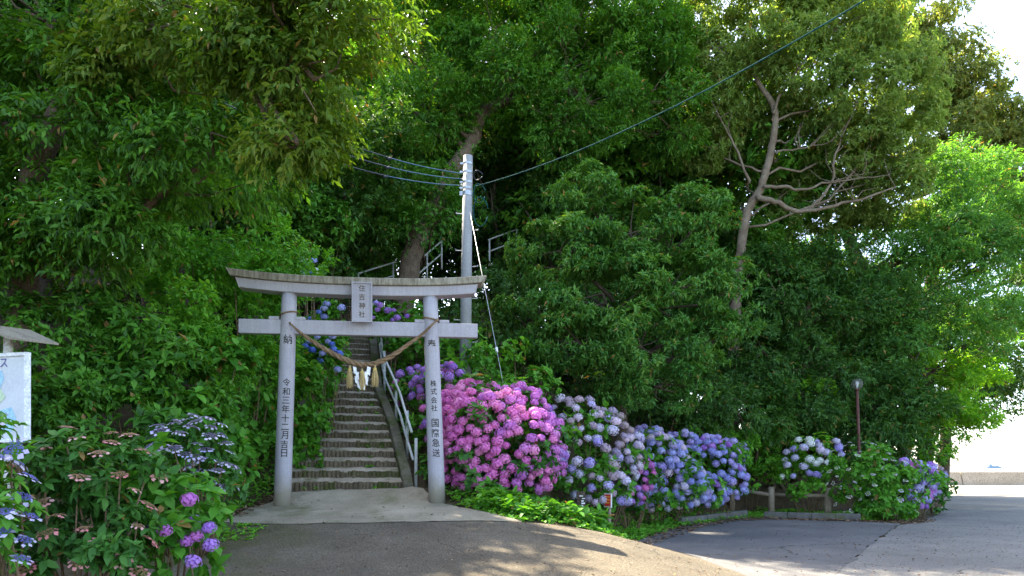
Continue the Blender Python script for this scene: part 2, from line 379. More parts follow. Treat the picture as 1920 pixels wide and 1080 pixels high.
ST0 = np.array([-2.93, 12.0]); STD = np.array([-0.235, 0.972])     # stairs: start and direction
ST_PITCH, ST_RISE, N_STEP = 0.309, 0.19, 28
def profile(Y):
    return np.interp(Y, [-20, 2.5, 7, 9.3, 11.1, 12.0, 13.5, 70], [0, 0, 0.33, 0.66, 0.82, 1.08, 1.25, 1.25])
def terrain(X, Y):
    X = np.asarray(X, float); Y = np.asarray(Y, float)
    k = smooth((Y - 9.5) / 3.5)
    r = 4.0 - 1.7 * k; w = 4.5 - 1.2 * k
    z = profile(Y) * smooth((r - X) / w)
    d = poly_sd(FOOT, X, Y)
    dd = np.maximum(d, 0)
    cap = 10.0 - 6.5 * smooth((X + 2) / 16)
    cap = cap + 2.0 * smooth((-5 - X) / 12)
    k_ = 0.72 + 0.42 * smooth((X + 3.5) / 2.5) * (1 - smooth((X - 3) / 6))
    h = cap * (1 - np.exp(-k_ * dd / cap)) * smooth(dd / 0.6 + 0.2) 
    z = z + np.where(dd > 0, h, 0)
    z = z - 0.0 * d
    # stairs cutting
    px = X - ST0[0]; py = Y - ST0[1]
    s = px * STD[0] + py * STD[1]
    q = np.abs(px * -STD[1] + py * STD[0])
    sz = 1.06 + np.clip(s, 0, N_STEP * ST_PITCH) * (ST_RISE / ST_PITCH)
    wgt = (1 - smooth((q - 1.0) / 2.4)) * smooth((s + 0.3) / 0.5) * (1 - smooth((s - N_STEP * ST_PITCH - 0.6) / 3))
    z = z * (1 - wgt) + (sz - 0.10) * wgt
    # kerbed bed under the far bush
    return z
def tz(x, y): return float(terrain(np.array([x]), np.array([y]))[0])
def on_ground(px, Y):
    X = (px - 960) / F * Y
    return np.array([X, Y, tz(X, Y)])

def grid_mesh(xs, ys, name, zoff=0.0):
    X, Y = np.meshgrid(xs, ys); Z = terrain(X, Y) + zoff
    v = np.stack([X.ravel(), Y.ravel(), Z.ravel()], 1)
    nx, ny = len(xs), len(ys)
    i = np.arange(nx * ny).reshape(ny, nx)
    f = np.stack([i[:-1,:-1].ravel(), i[:-1,1:].ravel(), i[1:,1:].ravel(), i[1:,:-1].ravel()], 1)
    me = bpy.data.meshes.new(name); me.from_pydata(v.tolist(), [], f.tolist())
    me.polygons.foreach_set('use_smooth', [True] * len(me.polygons)); me.update(); return me

xs = np.concatenate([np.arange(-62,-14,2.0), np.arange(-14,14,0.25), np.arange(14,90,2.0), [95]])
ys = np.concatenate([np.arange(-14,2,2.0), np.arange(2,26,0.25), np.arange(26,57,1.5), [56.6]])
tag(link('ground', grid_mesh(xs, ys, 'ground'), M['soil']), kind='structure')

def sheet(name, poly, mat, zoff, step, jitter=0.02, seg=0.3):
    pts = []
    P = [np.array(p, float) for p in poly]
    for a, b in zip(P, P[1:] + P[:1]):
        n = max(1, int(np.linalg.norm(b - a) / seg))
        for k in range(n):
            p = a + (b - a) * k / n
            if k: p = p + rng.normal(0, jitter, 2)
            pts.append(p)
    nb = len(pts)
    pp = np.array(pts); lo, hi = pp.min(0), pp.max(0)
    gx, gy = np.meshgrid(np.arange(lo[0], hi[0], step), np.arange(lo[1], hi[1], step))
    g = np.stack([gx.ravel(), gy.ravel()], 1) + rng.uniform(-.03, .03, (gx.size, 2))
    g = g[poly_sd(pp, g[:, 0], g[:, 1]) > step * 0.35]
    allp = [Vector(p) for p in pts] + [Vector(p) for p in g]
    v2, e, f, *_ = delaunay_2d_cdt(allp, [(i, (i + 1) % nb) for i in range(nb)], [], 1, 1e-5)
    v2 = np.array([(p.x, p.y) for p in v2])
    z = terrain(v2[:, 0], v2[:, 1]) + zoff
    me = bpy.data.meshes.new(name); me.from_pydata(np.column_stack([v2, z]).tolist(), [], [tuple(q) for q in f])
    me.polygons.foreach_set('use_smooth', [True] * len(me.polygons)); me.update()
    return tag(link(name, me, mat), kind='structure')

apron_front = [(-3.95,9.35),(-3.3,9.25),(-2.6,9.3),(-1.7,9.38),(-0.9,9.45),(-0.2,9.5),(0.15,9.6)]
sheet('road', [(4.3,-10),(4.3,9.1),(6.6,12.6),(9.6,16.9),(10.6,17.7),(13.5,21.5),(17,27),(24,38),(70,38),(70,-10)], M['road'], 0.012, 1.0, 0.03)
sheet('parking_area', [(2.2,-10),(2.2,6),(2.3,8.5),(2.0,10.2),(1.8,11.0),(2.2,12.9),(3.1,14.6),(4.05,16.3),(5.5,18.2),(6.9,19.0),(9.0,18.05),(9.9,17.4),(6.6,12.6),(4.3,9.1),(4.3,-10)], M['asphalt'], 0.018, 0.4, 0.03)
sheet('old_driveway', [(-4.3,-10),(-4.3,4),(-4.0,7.5)] + apron_front + [(1.15,10.15),(1.9,11.0),(2.5,10.0),(2.9,8.5),(3.1,6),(3.1,-10)], M['old_asphalt'], 0.026, 0.3, 0.025)
sheet('concrete_apron', apron_front[:1] + [(-4.1,10.6),(-3.9,11.6),(-3.72,12.05),(-2.0,12.15),(-1.55,11.9),(-1.1,11.1),(-0.55,10.45)] + apron_front[::-1][:-1], M['concrete'], 0.034, 0.22, 0.02, 0.2)
sheet('concrete_yard', [(24,38),(33,54.3),(70,54.3),(70,38)], M['yard'], 0.012, 3.0, 0.0, 2.0)
# sea
m, nt, out = nodes_of('sea_water')
pb = nt.nodes.new('ShaderNodeBsdfPrincipled'); pb.inputs['Base Color'].default_value = (0.09,0.14,0.17,1); pb.inputs['Roughness'].default_value = 0.5; pb.inputs['Specular IOR Level'].default_value = 0.15
nn = noise(nt, 0.4, 5, 0.6); bp = nt.nodes.new('ShaderNodeBump'); bp.inputs['Strength'].default_value = 0.5
nt.links.new(nn.outputs[0], bp.inputs['Height']); nt.links.new(bp.outputs[0], pb.inputs['Normal']); nt.links.new(pb.outputs[0], out.inputs[0])
me = bpy.data.meshes.new('sea'); me.from_pydata([(-6000,-200,-2.6),(7000,-200,-2.6),(7000,8000,-2.6),(-6000,8000,-2.6)], [], [(0,1,2,3)])
tag(link('sea', me, m), kind='structure')

# ------------------------------------------------------------------ torii gate
TC = np.array([W(676, 0, 11.1)[0], 11.1]); TA = R(6.0)
RT = rotz(TA)
def TL(x, y, z):  # torii local -> world
    v = RT @ np.array([x, y, 0.0]); return np.array([TC[0] + v[0], TC[1] + v[1], z])
zl = tz(*TL(-1.24, 0, 0)[:2]); zr = tz(*TL(1.24, 0, 0)[:2])
tor = empty('torii_gate', TL(0, 0, min(zl, zr)), 'grey stone torii gate with weathered curved top beam across the stair foot', 'torii')
PZ_TOP = 1.45 + (876 - 553) / F * 11.1
KZ0 = 1.45 + (876 - 557) / F * 11.1
SC = 11.1 / F
pil = []
for s_, zb in ((-1, zl), (1, zr)):
    b = TL(s_ * 1.24, 0, zb - 0.05); t = TL(s_ * 1.125, 0, KZ0 + 0.02)
    hh = np.linspace(0, 1, 10)[:, None]
    pts = b + (t - b) * hh
    rad = 0.137 - 0.018 * hh[:, 0]
    mb = MB().tube(pts, rad, 40)
    o = mb.build('pillar', M['pillar'], tor, True)
    pil.append((o, b, t))
# beams: swept profile along x with upward curve
def beam(xl, xr, zf, prof, ends, n=36):
    """zf(x) lift; prof list of (y,z); ends: x shift per z at both ends"""
    mb = MB(); xs_ = np.linspace(xl, xr, n); k = len(prof); v = []
    for x in xs_:
        for (y, z) in prof:
            f_ = (x / xr if x > 0 else x / xl)
            sgn = 1 if x > 0 else -1
            v.append(TL(x + sgn * ends * (z - prof[0][1]) * f_ ** 6, y, z + zf(x)))
    f = []
    for i in range(n - 1):
        for j in range(k):
            j2 = (j + 1) % k
            f.append((i*k+j, i*k+j2, (i+1)*k+j2, (i+1)*k+j))
    f.append(tuple(range(k))); f.append(tuple((n-1)*k + j for j in range(k))[::-1])
    return mb.add(v, f)
lift = lambda x: 0.095 * abs(x / 2.0) ** 2.6
hs = 20 * SC + 0.01
o = beam(-1.87, 1.85, lift, [(-0.13,KZ0),(0.13,KZ0),(0.14,KZ0+0.155),(-0.14,KZ0+0.155)], 0.35).build('lower_lintel', M['granite'], tor); bevel(o, 0.008)
o = beam(-1.99, 1.97, lift, [(-0.185,KZ0+0.157),(0.185,KZ0+0.157),(0.2,KZ0+0.265),(0,KZ0+0.31),(-0.2,KZ0+0.265)], 0.55).build('top_beam', M['mossy_granite'], tor); bevel(o, 0.008)
NZ0 = 1.45 + (876 - 630) / F * 11.1; NZ1 = NZ0 + 0.228
o = MB().box(TL(0, 0, (NZ0 + NZ1) / 2), (3.80, 0.13, NZ1 - NZ0), RT).build('tie_beam', M['granite'], tor); bevel(o, 0.008)
for s_ in (-1, 1):
    for q in (-1, 1):
        cx = s_ * 1.155 + q * 0.2
        o = MB().box(TL(cx, 0, NZ1 + 0.026), (0.16, 0.125, 0.05), RT).build('wedge', M['granite'], tor); bevel(o, 0.006)
# plaque
PX = (682 - 676) * SC; PW = 34 * SC; PZ0 = 1.45 + (876 - 609) * SC; PZ1 = 1.45 + (876 - 538) * SC
plq = MB().box(TL(PX, -0.215, (PZ0 + PZ1) / 2), (PW, 0.09, PZ1 - PZ0), RT).build('name_plaque', M['granite'], tor); bevel(plq, 0.006)
fr = MB()
for (dx, dz, w_, h_) in ((-PW/2, 0, 0.022, PZ1-PZ0+0.03), (PW/2, 0, 0.022, PZ1-PZ0+0.03), (0, (PZ1-PZ0)/2, PW-0.023, 0.022), (0, -(PZ1-PZ0)/2, PW-0.023, 0.022)):
    fr.box(TL(PX + dx, -0.243, (PZ0 + PZ1) / 2 + dz), (w_, 0.075, h_), RT)
fr.build('plaque_frame', M['granite'], plq)
MB().box(TL(PX, -0.16, (PZ0+PZ1)/2), (0.1, 0.06, 0.3), RT).build('plaque_bracket', M['granite'], plq)

# lettering: glyph outlines -> mesh
_gl = {}
def glyph(ch, bold=0.02):
    key = (ch, bold)
    if key in _gl: return _gl[key]
    cu = bpy.data.curves.new('glyph', 'FONT'); cu.body = ch; cu.size = 1.0; cu.align_x = 'LEFT'
    cu.resolution_u = 3; cu.offset = bold; cu.extrude = 0.0
    o = bpy.data.objects.new('glyph', cu); C.objects.link(o)
    dg = bpy.context.evaluated_depsgraph_get(); dg.update()
    me = bpy.data.meshes.new_from_object(o.evaluated_get(dg))
    C.objects.unlink(o); bpy.data.objects.remove(o)
    bm = bmesh.new(); bm.from_mesh(me); bpy.data.meshes.remove(me)
    for x in np.linspace(-0.1, 1.1, 13):
        bmesh.ops.bisect_plane(bm, geom=bm.verts[:] + bm.edges[:] + bm.faces[:], plane_co=(x, 0, 0), plane_no=(1, 0, 0))
    v = np.array([w.co[:] for w in bm.verts]); bm.verts.index_update()
    f = [tuple(w.index for w in q.verts) for q in bm.faces]
    bm.free()
    if len(v):
        c = (v.min(0) + v.max(0)) / 2; s = (v.max(0) - v.min(0))[:2].max()
        v = (v - c)
        v = v / max(s, 0.6)
    _gl[key] = (v, f); return _gl[key]

def char_flat(ch, c, size, rot, mat, parent, bold=0.02, name='character'):
    """glyph on a plane facing local -Y"""
    v, f = glyph(ch, bold)
    p = np.column_stack([v[:, 0] * size, np.zeros(len(v)), v[:, 1] * size]) @ np.array(rot).T + np.array(c)
    return MB().add(p, f).build(name, mat, parent)

def char_round(ch, b, t, zc, size, mat, parent, ang=0.0, bold=0.012):
    v, f = glyph(ch, bold)
    k = (zc + v[:, 1] * size - b[2]) / (t[2] - b[2])
    cx = b + (t - b) * k[:, None]
    r = 0.137 - 0.018 * k + 0.003
    # the face turned to the camera
    a0 = math.atan2(-b[1], -b[0]) + ang
    a = a0 + v[:, 0] * size * 0.95 / r
    p = cx + np.column_stack([np.cos(a) * r, np.sin(a) * r, np.zeros(len(v))])
    return MB().add(p, f).build('character', mat, parent)

for ch, yy in zip('住吉神社', (548, 564, 580, 596)):
    char_flat(ch, TL(PX, -0.263, 1.45 + (876 - yy) * SC), 0.102, RT, M['gold_ink'], plq, 0.012)
zpx = lambda yy: 1.45 + (876 - yy) * SC
for ch, yy in zip('令和三年十二月吉日', (720, 737, 753, 769, 786, 802, 817, 834, 850)):
    char_round(ch, pil[0][1], pil[0][2], zpx(yy), 0.125, M['ink'], pil[0][0], 0.02)
char_round('納', pil[0][1], pil[0][2], zpx(641), 0.15, M['ink'], pil[0][0], 0.0, 0.014)
char_round('奉', pil[1][1], pil[1][2], zpx(645), 0.15, M['ink'], pil[1][0], 0.0, 0.014)
for ch, yy in zip('株式会社', (719, 734, 750, 765)): char_round(ch, pil[1][1], pil[1][2], zpx(yy), 0.108, M['ink'], pil[1][0], 0.05)
for ch, yy in zip('国際急送', (793, 812, 830, 849)): char_round(ch, pil[1][1], pil[1][2], zpx(yy), 0.135, M['ink'], pil[1][0], 0.1)

# ------------------------------------------------------------------ sacred rope
rope = empty('sacred_rope', W(684, 690, 10.9), 'twisted straw rope with tassels slung between the stone pillars', 'rope')
ctrl = [(531,594,11.04),(545,607,10.86),(560,621,10.86),(580,636,10.88),(610,655,10.9),(640,671,10.9),(665,681,10.9),(684,684,10.9),(705,681,10.9),(735,667,10.93),(765,646,10.98),(790,628,11.0),(808,611,11.0),(822,598,11.15)]
cp = np.array([W(*c) for c in ctrl]); tt = np.linspace(0, 1, len(cp)); ts = np.linspace(0, 1, 130)
def crom(P, t):
    n = len(P) - 1; out_ = []
    for u in t:
        i = min(int(u * n), n - 1); f_ = u * n - i
        p0, p1, p2, p3 = P[max(i-1,0)], P[i], P[i+1], P[min(i+2,n)]
        out_.append(0.5*((2*p1)+(-p0+p2)*f_+(2*p0-5*p1+4*p2-p3)*f_*f_+(-p0+3*p1-3*p2+p3)*f_**3))
    return np.array(out_)
path = crom(cp, ts)
thick = np.interp(ts, [0,.12,.2,.3,.5,.7,.85,1], [.012,.016,.026,.036,.047,.036,.022,.013])
tan_ = np.gradient(path, axis=0); tan_ /= np.linalg.norm(tan_, axis=1)[:, None]
n1 = np.cross(tan_, [0,1,0]); n1 /= np.linalg.norm(n1, axis=1)[:, None]; n2 = np.cross(tan_, n1)
ph = np.cumsum(0.36 * 0.045 / np.maximum(thick, 0.02))
for k in range(3):
    a = ph + k * 2 * math.pi / 3
    pts = path + (np.cos(a) * thick * 0.55)[:, None] * n1 + (np.sin(a) * thick * 0.55)[:, None] * n2
    MB().tube(pts, thick * 0.62, 8).build('strand', M['rope'], rope, True)
for i, (b, t) in enumerate(((pil[0][1], pil[0][2]), (pil[1][1], pil[1][2]))):   # wound round each pillar
    zc = W(0, 592 if i == 0 else 597, 11.1)[2]
    k = (zc - b[2]) / (t[2] - b[2]); c = b + (t - b) * k
    a = np.linspace(0, 2 * math.pi, 33)
    MB().tube(c + np.column_stack([np.cos(a)*0.137, np.sin(a)*0.137, 0.03*np.cos(a)*(1 if i == 0 else -1)]), 0.012, 6).build('pillar_loop', M['rope'], rope, True)
for (px_, ytop, ybot, yy) in ((656, 684, 727, 10.86), (679, 690, 730, 10.78), (703, 684, 724, 10.86)):
    tp = W(px_, ytop, yy); bt = W(px_, ybot, yy); mb = MB()
    L_ = tp[2] - bt[2]
    for q in range(54):
        a = rng.uniform(0, 2 * math.pi); r_ = math.sqrt(rng.uniform(0, 1))
        e = bt + np.array([math.cos(a)*r_*0.055, math.sin(a)*r_*0.055, rng.uniform(-0.02, 0.05)])
        p1 = tp + np.array([math.cos(a)*r_*0.022, math.sin(a)*r_*0.022, -L_*0.2])
        p2 = (p1 * 0.45 + e * 0.55) + np.array([math.cos(a)*r_*0.012, math.sin(a)*r_*0.012, 0])
        mb.tube([tp + (p1 - tp) * 0.1, p1, p2, e], [0.006, 0.007, 0.006, 0.004], 4)
    ts_ = mb.build('tassel', M['straw'], rope)
    MB().tube([tp + [0,0,-L_*0.17], tp + [0,0,-L_*0.24]], 0.027, 12).build('tassel_tie', M['gold_thread'], ts_)
for (px_, py_, lean) in ((665, 687, 0.07), (692, 687, -0.07)):
    mb = MB(); o_ = W(px_, py_, 10.82); x = 0.0
    w_ = 0.05; h_ = 0.1
    for k in range(4):
        x0 = o_[0] + (k % 2) * 0.024 * (1 if lean > 0 else -1) + k * lean * 0.22; z0 = o_[2] - k * h_ * 0.78; yq = o_[1] - 0.012 * k
        sk = -0.05
        v = [(x0 - w_/2, yq, z0), (x0 + w_/2, yq + 0.01, z0 + sk*0.3), (x0 + w_/2 + lean*0.2, yq - 0.03*(k%2), z0 - h_ + sk), (x0 - w_/2 + lean*0.2, yq - 0.02, z0 - h_)]
        v2_ = [np.array(p) + np.array([0, 0.002, 0]) for p in v]
        mb.add(np.array(v + v2_), [(0,1,2,3),(7,6,5,4),(0,4,5,1),(1,5,6,2),(2,6,7,3),(3,7,4,0)])
    mb.build('paper_streamer', M['paper'], rope)

# ------------------------------------------------------------------ stairs
SN = np.array([STD[1], -STD[0]])      # to the right
def SP(s, q, z): 
    p = ST0 + STD * s + SN * q; return np.array([p[0], p[1], z])
st = empty('stone_stairs', SP(0, 0, 1.08), 'worn steps with mossy log-shaped risers climbing the hill behind the torii', 'stairs')
Z0 = 1.085
def half_w(i): return float(np.interp(i, [0, 2, 6, 11, 28], [0.98, 0.92, 0.86, 0.68, 0.62])), float(np.interp(i, [0, 2, 6, 11, 28], [0.99, 0.93, 0.84, 0.60, 0.56]))
for i in range(N_STEP):
    wl, wr = half_w(i)
    s0 = i * ST_PITCH + 0.02; z0 = Z0 + i * ST_RISE; zr_ = z0 + 0.105; s1 = s0 + ST_PITCH
    zt = z0 + ST_RISE
    n = 14; v = []; f = []
    for j in range(n + 1):
        q = -wl + (wl + wr) * j / n
        wob = rng.normal(0, 0.006)
        v += [SP(s0 + 0.05, q, zr_ - 0.012 + wob), SP(s1 + 0.07, q, zt + 0.006 + rng.normal(0, .004)), SP(s1 + 0.07, q, z0 - 0.3), SP(s0 + 0.05, q, z0 - 0.3)]
    for j in range(n):
        a, b = j*4, (j+1)*4
        f += [(a, b, b+1, a+1), (a+1, b+1, b+2, a+2), (a+3, a, b, b+3)[::-1]]
    f += [(0,1,2,3), tuple(n*4 + k for k in (3,2,1,0))]
    stp = MB().add(v, f).build('step', M['step'], st)
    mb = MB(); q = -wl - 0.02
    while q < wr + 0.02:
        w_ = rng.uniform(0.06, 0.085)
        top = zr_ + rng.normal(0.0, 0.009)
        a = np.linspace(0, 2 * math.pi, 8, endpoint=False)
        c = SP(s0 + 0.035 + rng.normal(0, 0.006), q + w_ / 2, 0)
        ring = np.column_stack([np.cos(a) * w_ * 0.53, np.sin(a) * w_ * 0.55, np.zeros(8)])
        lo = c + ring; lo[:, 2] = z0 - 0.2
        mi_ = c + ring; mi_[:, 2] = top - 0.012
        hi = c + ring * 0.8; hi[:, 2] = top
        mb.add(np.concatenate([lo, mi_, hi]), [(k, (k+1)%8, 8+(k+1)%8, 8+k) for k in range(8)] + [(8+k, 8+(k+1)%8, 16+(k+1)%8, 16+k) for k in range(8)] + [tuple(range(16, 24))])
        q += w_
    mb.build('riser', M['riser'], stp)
# side walls
for sd in (-1, 1):
    mb = MB(); pts = []
    for i in range(0, N_STEP + 1):
        h = half_w(i)[0 if sd < 0 else 1]; s = i * ST_PITCH - (0.05 if i == 0 else 0); z = Z0 + i * ST_RISE
        top = z + (0.16 if sd > 0 else 0.02)
        if i == 0: top = z + 0.05
        q0 = sd * (h + 0.02); q1 = sd * (h + 0.2)
        pts.append([SP(s, q0, z - 0.5), SP(s, q0, top), SP(s, q1, top + 0.02), SP(s, q1, z - 0.5)])
    v = np.array(pts).reshape(-1, 3); f = []
    for i in range(len(pts) - 1):
        for j in range(4):
            f.append((i*4+j, i*4+(j+1)%4, (i+1)*4+(j+1)%4, (i+1)*4+j))
    f += [(3,2,1,0), tuple((len(pts)-1)*4 + k for k in range(4))]
    bevel(MB().add(v, f).build('side_wall', M['mossy_wall'], st), 0.015)

# handrails
def rail_thing(label, posts, rails, r=0.022, pr=0.028, group=None):
    b = np.array(posts[0][0]); o = empty('handrail', b, label, 'handrail', group)
    for (a, t) in posts: MB().tube([a, t], pr, 10).build('post', M['rail'], o, True)
    for line in rails: MB().tube(line, r, 10).build('rail', M['rail'], o, True)
    return o
def rl(s, q, up): return SP(s, q, Z0 + s / ST_PITCH * ST_RISE + up)
posts = []
for s in (0.12, 1.05, 2.3, 3.6, 4.9, 6.2, 7.4):
    q = half_w(s / ST_PITCH)[1] + 0.27
    b = rl(s, q, -0.1); b[2] = tz(b[0], b[1]) - 0.06
    posts.append((b, rl(s, q, 0.82)))
qq = lambda s: half_w(s / ST_PITCH)[1] + 0.235
sl = np.linspace(0.35, 7.6, 16)
rails = [[rl(s, qq(s), 0.80) for s in sl], [rl(s, qq(s), 0.38) for s in np.linspace(0.2, 7.6, 16)]]
rail_thing('pale pipe handrail descending the right side of the stair towards the torii', posts, rails, 0.025, 0.03)
def up_rail(label, A, B, posts_px, off=0.42):
    a, b = W(*A), W(*B); 
    ps = []
    for k in posts_px:
        p = a + (b - a) * k; ps.append((np.array([p[0], p[1], p[2] - 0.95]), p))
    o = rail_thing(label, ps, [[a, b], [a - [0,0,off], b - [0,0,off]]], 0.026, 0.03)
    return ps

# ------------------------------------------------------------------ utility pole and wires
pb_ = on_ground(871.5, 15.0); pt = W(877.5, 293, 15.0)
pole = empty('utility_pole', pb_, 'tall round concrete utility pole behind the right pillar', 'utility pole')
MB().tube([pb_ - [0,0,0.4], pb_ + (pt - pb_) * 0.5, pt], [0.136, 0.118, 0.1], 28).build('shaft', M['pole'], pole, True)
def pole_at(y): 
    k = (1.45 + (876 - y) / F * 15 - pb_[2]) / (pt[2] - pb_[2]); return pb_ + (pt - pb_) * k, 0.136 - 0.036 * k
for y in (308, 324, 343, 354, 362, 366):
    c, r_ = pole_at(y)
    bd = MB().tube([c - [0,0,0.022], c + [0,0,0.022]], r_ + 0.008, 24).build('band', M['steel'], pole)
    MB().box(c + [-r_-0.03, -0.03, 0], (0.07, 0.05, 0.04)).build('bolt', M['steel'], bd)
for k, y in enumerate((401, 432, 470, 500, 530, 560, 600, 642)):
    c, r_ = pole_at(y); sgn = -1 if k % 2 == 0 else 1
    MB().tube([c + [sgn*r_*0.9, 0, 0], c + [sgn*(r_+0.13), -0.02, 0], c + [sgn*(r_+0.13), -0.02, 0.03]], 0.01, 6).build('step_bolt', M['steel'], pole)
c, r_ = pole_at(350)
for k in range(3):   # slack loops of cable
    a = np.linspace(0.3, 2 * math.pi - 0.4, 18)
    cc = c + np.array([r_ + 0.13 + 0.03 * k, -0.05 * k, 0.25 - 0.42 * k])
    pts = cc + np.column_stack([np.cos(a) * (0.10 + 0.03*k), 0.05*np.sin(2*a), np.sin(a) * (0.1 + 0.11*k)])
    MB().tube(pts, 0.011, 6).build('cable_loop', M['wire_teal'] if k else M['wire_black'], pole, True)
def sag(a, b, s, n=24):
    t = np.linspace(0, 1, n)[:, None]; p = a + (b - a) * t; p[:, 2] -= (4 * s * t * (1 - t))[:, 0]; return p
attach = [(866, 325, 15), (866, 335.5, 15), (864, 347.5, 15)]
far_ = [(430, 168, 11.0), (420, 193, 11.0), (410, 214, 11.0)]
words = ['uppermost', 'middle', 'lowest']
for k in range(3):
    a, b = W(*attach[k]), W(*far_[k])
    pts = sag(a, b, 0.22 + 0.02 * k, 40)
    o = empty('overhead_wire', a, f'{words[k]} of three dark wires running from the pole into the oak', 'wire', 'overhead wires on the pole')
    MB().tube(pts[:16], 0.009, 6).build('insulated_span', M['wire_blue'], o, True)
    MB().tube(pts[15:], 0.011, 6).build('covered_span', M['wire_black'], o, True)
    MB().tube([a + (pts[1]-a) * -0.9, a], 0.02, 6).build('strain_clamp', M['steel'], o, True)
    cpt = pts[15]
    MB().tube([cpt + [-.05,0,.01], cpt + [0,0,-.03], cpt + [.06,0,-.01]], [0.02, 0.032, 0.02], 6).build('tap_connector', M['wire_black'], o, True)
a, b = W(893, 349, 15), W(1760, -85, 8.0)
pts = sag(a, b, 0.32, 50)
o = empty('service_cable', a, 'long teal cable rising from the pole across the trees', 'cable')
MB().tube(pts, 0.010, 6).build('cable', M['wire_teal'], o, True)
hel = pts + np.column_stack([np.zeros(50), np.cos(np.arange(50) * 1.9) * 0.012, np.sin(np.arange(50) * 1.9) * 0.012])
MB().tube(hel, 0.005, 5).build('lashing_wire', M['wire_teal'], o, True)
gb = on_ground(984, 13.4)
a, b = pole_at(372)[0], gb
o = empty('guy_wire', gb, 'thin steel guy wire slanting from the pole into the hydrangeas', 'guy wire')
MB().tube([a, b - (a - b) * 0.02], 0.0075, 6).build('strand', M['steel'], o, True)
g1 = a + (b - a) * 0.53
MB().tube([g1, a + (b-a)*0.545], [0.03, 0.03], 8).build('insulator', M['white_paint'], o, True)

# upper handrails on the hill
up_rail('white handrail rising behind the trunk of the leaning tree', (668,514,20.5), (739,492,22), (0.05, 0.97))
up_rail('white handrail ending in a post beside the utility pole, high on the hill', (772,500,22), (828,452,23), (0.0, 0.5, 1.0))
up_rail('short white handrail at the hilltop between the utility pole and the laurel', (915,450,24), (969,430,24.5), (0.05, 1.0))

# ------------------------------------------------------------------ street lamp
lb = on_ground(1615, 21.0); lt = W(1607, 730, 21.0)
lamp = empty('street_lamp', lb, 'rusty red lamp post with clear glass globe rising behind the round bush', 'street lamp')
MB().tube([lb - [0,0,0.2], lb + (lt-lb)*0.5, lt], [0.05, 0.045, 0.042], 14).build('post', M['rust'], lamp, True)
m, nt, out = nodes_of('lamp_glass')
g = nt.nodes.new('ShaderNodeBsdfPrincipled'); g.inputs['Base Color'].default_value = (0.2,0.19,0.18,1); g.inputs['Roughness'].default_value = 0.1; g.inputs['Alpha'].default_value = 0.3
nt.links.new(g.outputs[0], out.inputs[0]); M['glass'] = m
bm = bmesh.new(); bmesh.ops.create_uvsphere(bm, u_segments=24, v_segments=16, radius=0.175)
for v in bm.verts: v.co += Vector(lt) + Vector((0, 0, 0.16))
me = bpy.data.meshes.new('globe'); bm.to_mesh(me); bm.free(); me.polygons.foreach_set('use_smooth', [True]*len(me.polygons))
link('globe', me, M['glass'], lamp)
MB().tube([lt - [0,0,.04], lt, lt + [0,0,.02]], [0.06, 0.075, 0.055], 14).build('collar', M['rust'], lamp, True)
MB().tube([lt + [0,0,.02], lt + [0,0,.09], lt + [0,0,.16], lt + [0,0,.22], lt+[0,0,.25]], [0.025, 0.03, 0.05, 0.045, 0.012], 12).build('bulb', M['white_paint'], lamp, True)
c = lb + (lt - lb) * 0.5
MB().tube(np.array([c + [0.06*math.cos(a), 0.06*math.sin(a), 0.02*math.sin(3*a)] for a in np.linspace(0, 6.3, 14)]), 0.012, 5).build('wire_tie', M['steel'], lamp, True)

# ------------------------------------------------------------------ log fence and kerbs
fp = [on_ground(x, Y) for x, Y in ((1372, 21.6), (1446, 20.6), (1552, 19.9))]
fence = empty('log_fence', fp[1], 'low weathered log fence in front of the far hydrangeas', 'fence')
for p, h in zip(fp, (0.8, 0.86, 0.84)):
    o = MB().tube([p - [0,0,0.2], p + [0,0,h*0.5], p + [0.005,0,h-0.015], p + [0.005,0,h]], [0.098, 0.096, 0.094, 0.08], 14).build('post', M['log'], fence, True)
for a, b in zip(fp, fp[1:]):
    MB().tube([a + [0.05,0,0.63], (a+b)/2 + [0,0,0.61], b + [-0.05,0,0.62]], [0.058, 0.06, 0.056], 10).build('rail', M['log'], fence, True)
def kerb(label, pts, n, h):
    pts = np.array(pts, float)
    o = empty('kerb', (pts[0][0], pts[0][1], 0), label, 'kerb')
    d = np.linalg.norm(np.diff(pts, axis=0), axis=1); L_ = np.concatenate([[0], np.cumsum(d)])
    for k in range(n):
        s0, s1 = L_[-1] * k / n, L_[-1] * (k + 1) / n
        a = np.array([np.interp(s0, L_, pts[:, 0]), np.interp(s0, L_, pts[:, 1])]); b = np.array([np.interp(s1, L_, pts[:, 0]), np.interp(s1, L_, pts[:, 1])])
        c = (a + b) / 2; an = math.atan2(b[1]-a[1], b[0]-a[0]) + rng.normal(0, 0.012)
        z = tz(*c)
        bevel(MB().box((c[0], c[1], z - 0.1 + h/2 + rng.normal(0, .006)), (np.linalg.norm(b-a) - 0.012, 0.15, h + 0.2), rotz(an)).build('kerb_stone', M['kerb'], o), 0.012)
    return o
kerb('curved stone kerb edging the bed below the blue hydrangeas', [(4.15,16.9),(5.0,17.75),(5.9,18.7),(6.7,19.6)], 6, 0.22)
kerb('straight stone kerb below the log fence', [(7.1,19.25),(8.0,18.85),(8.95,18.4),(9.3,18.2)], 4, 0.2)

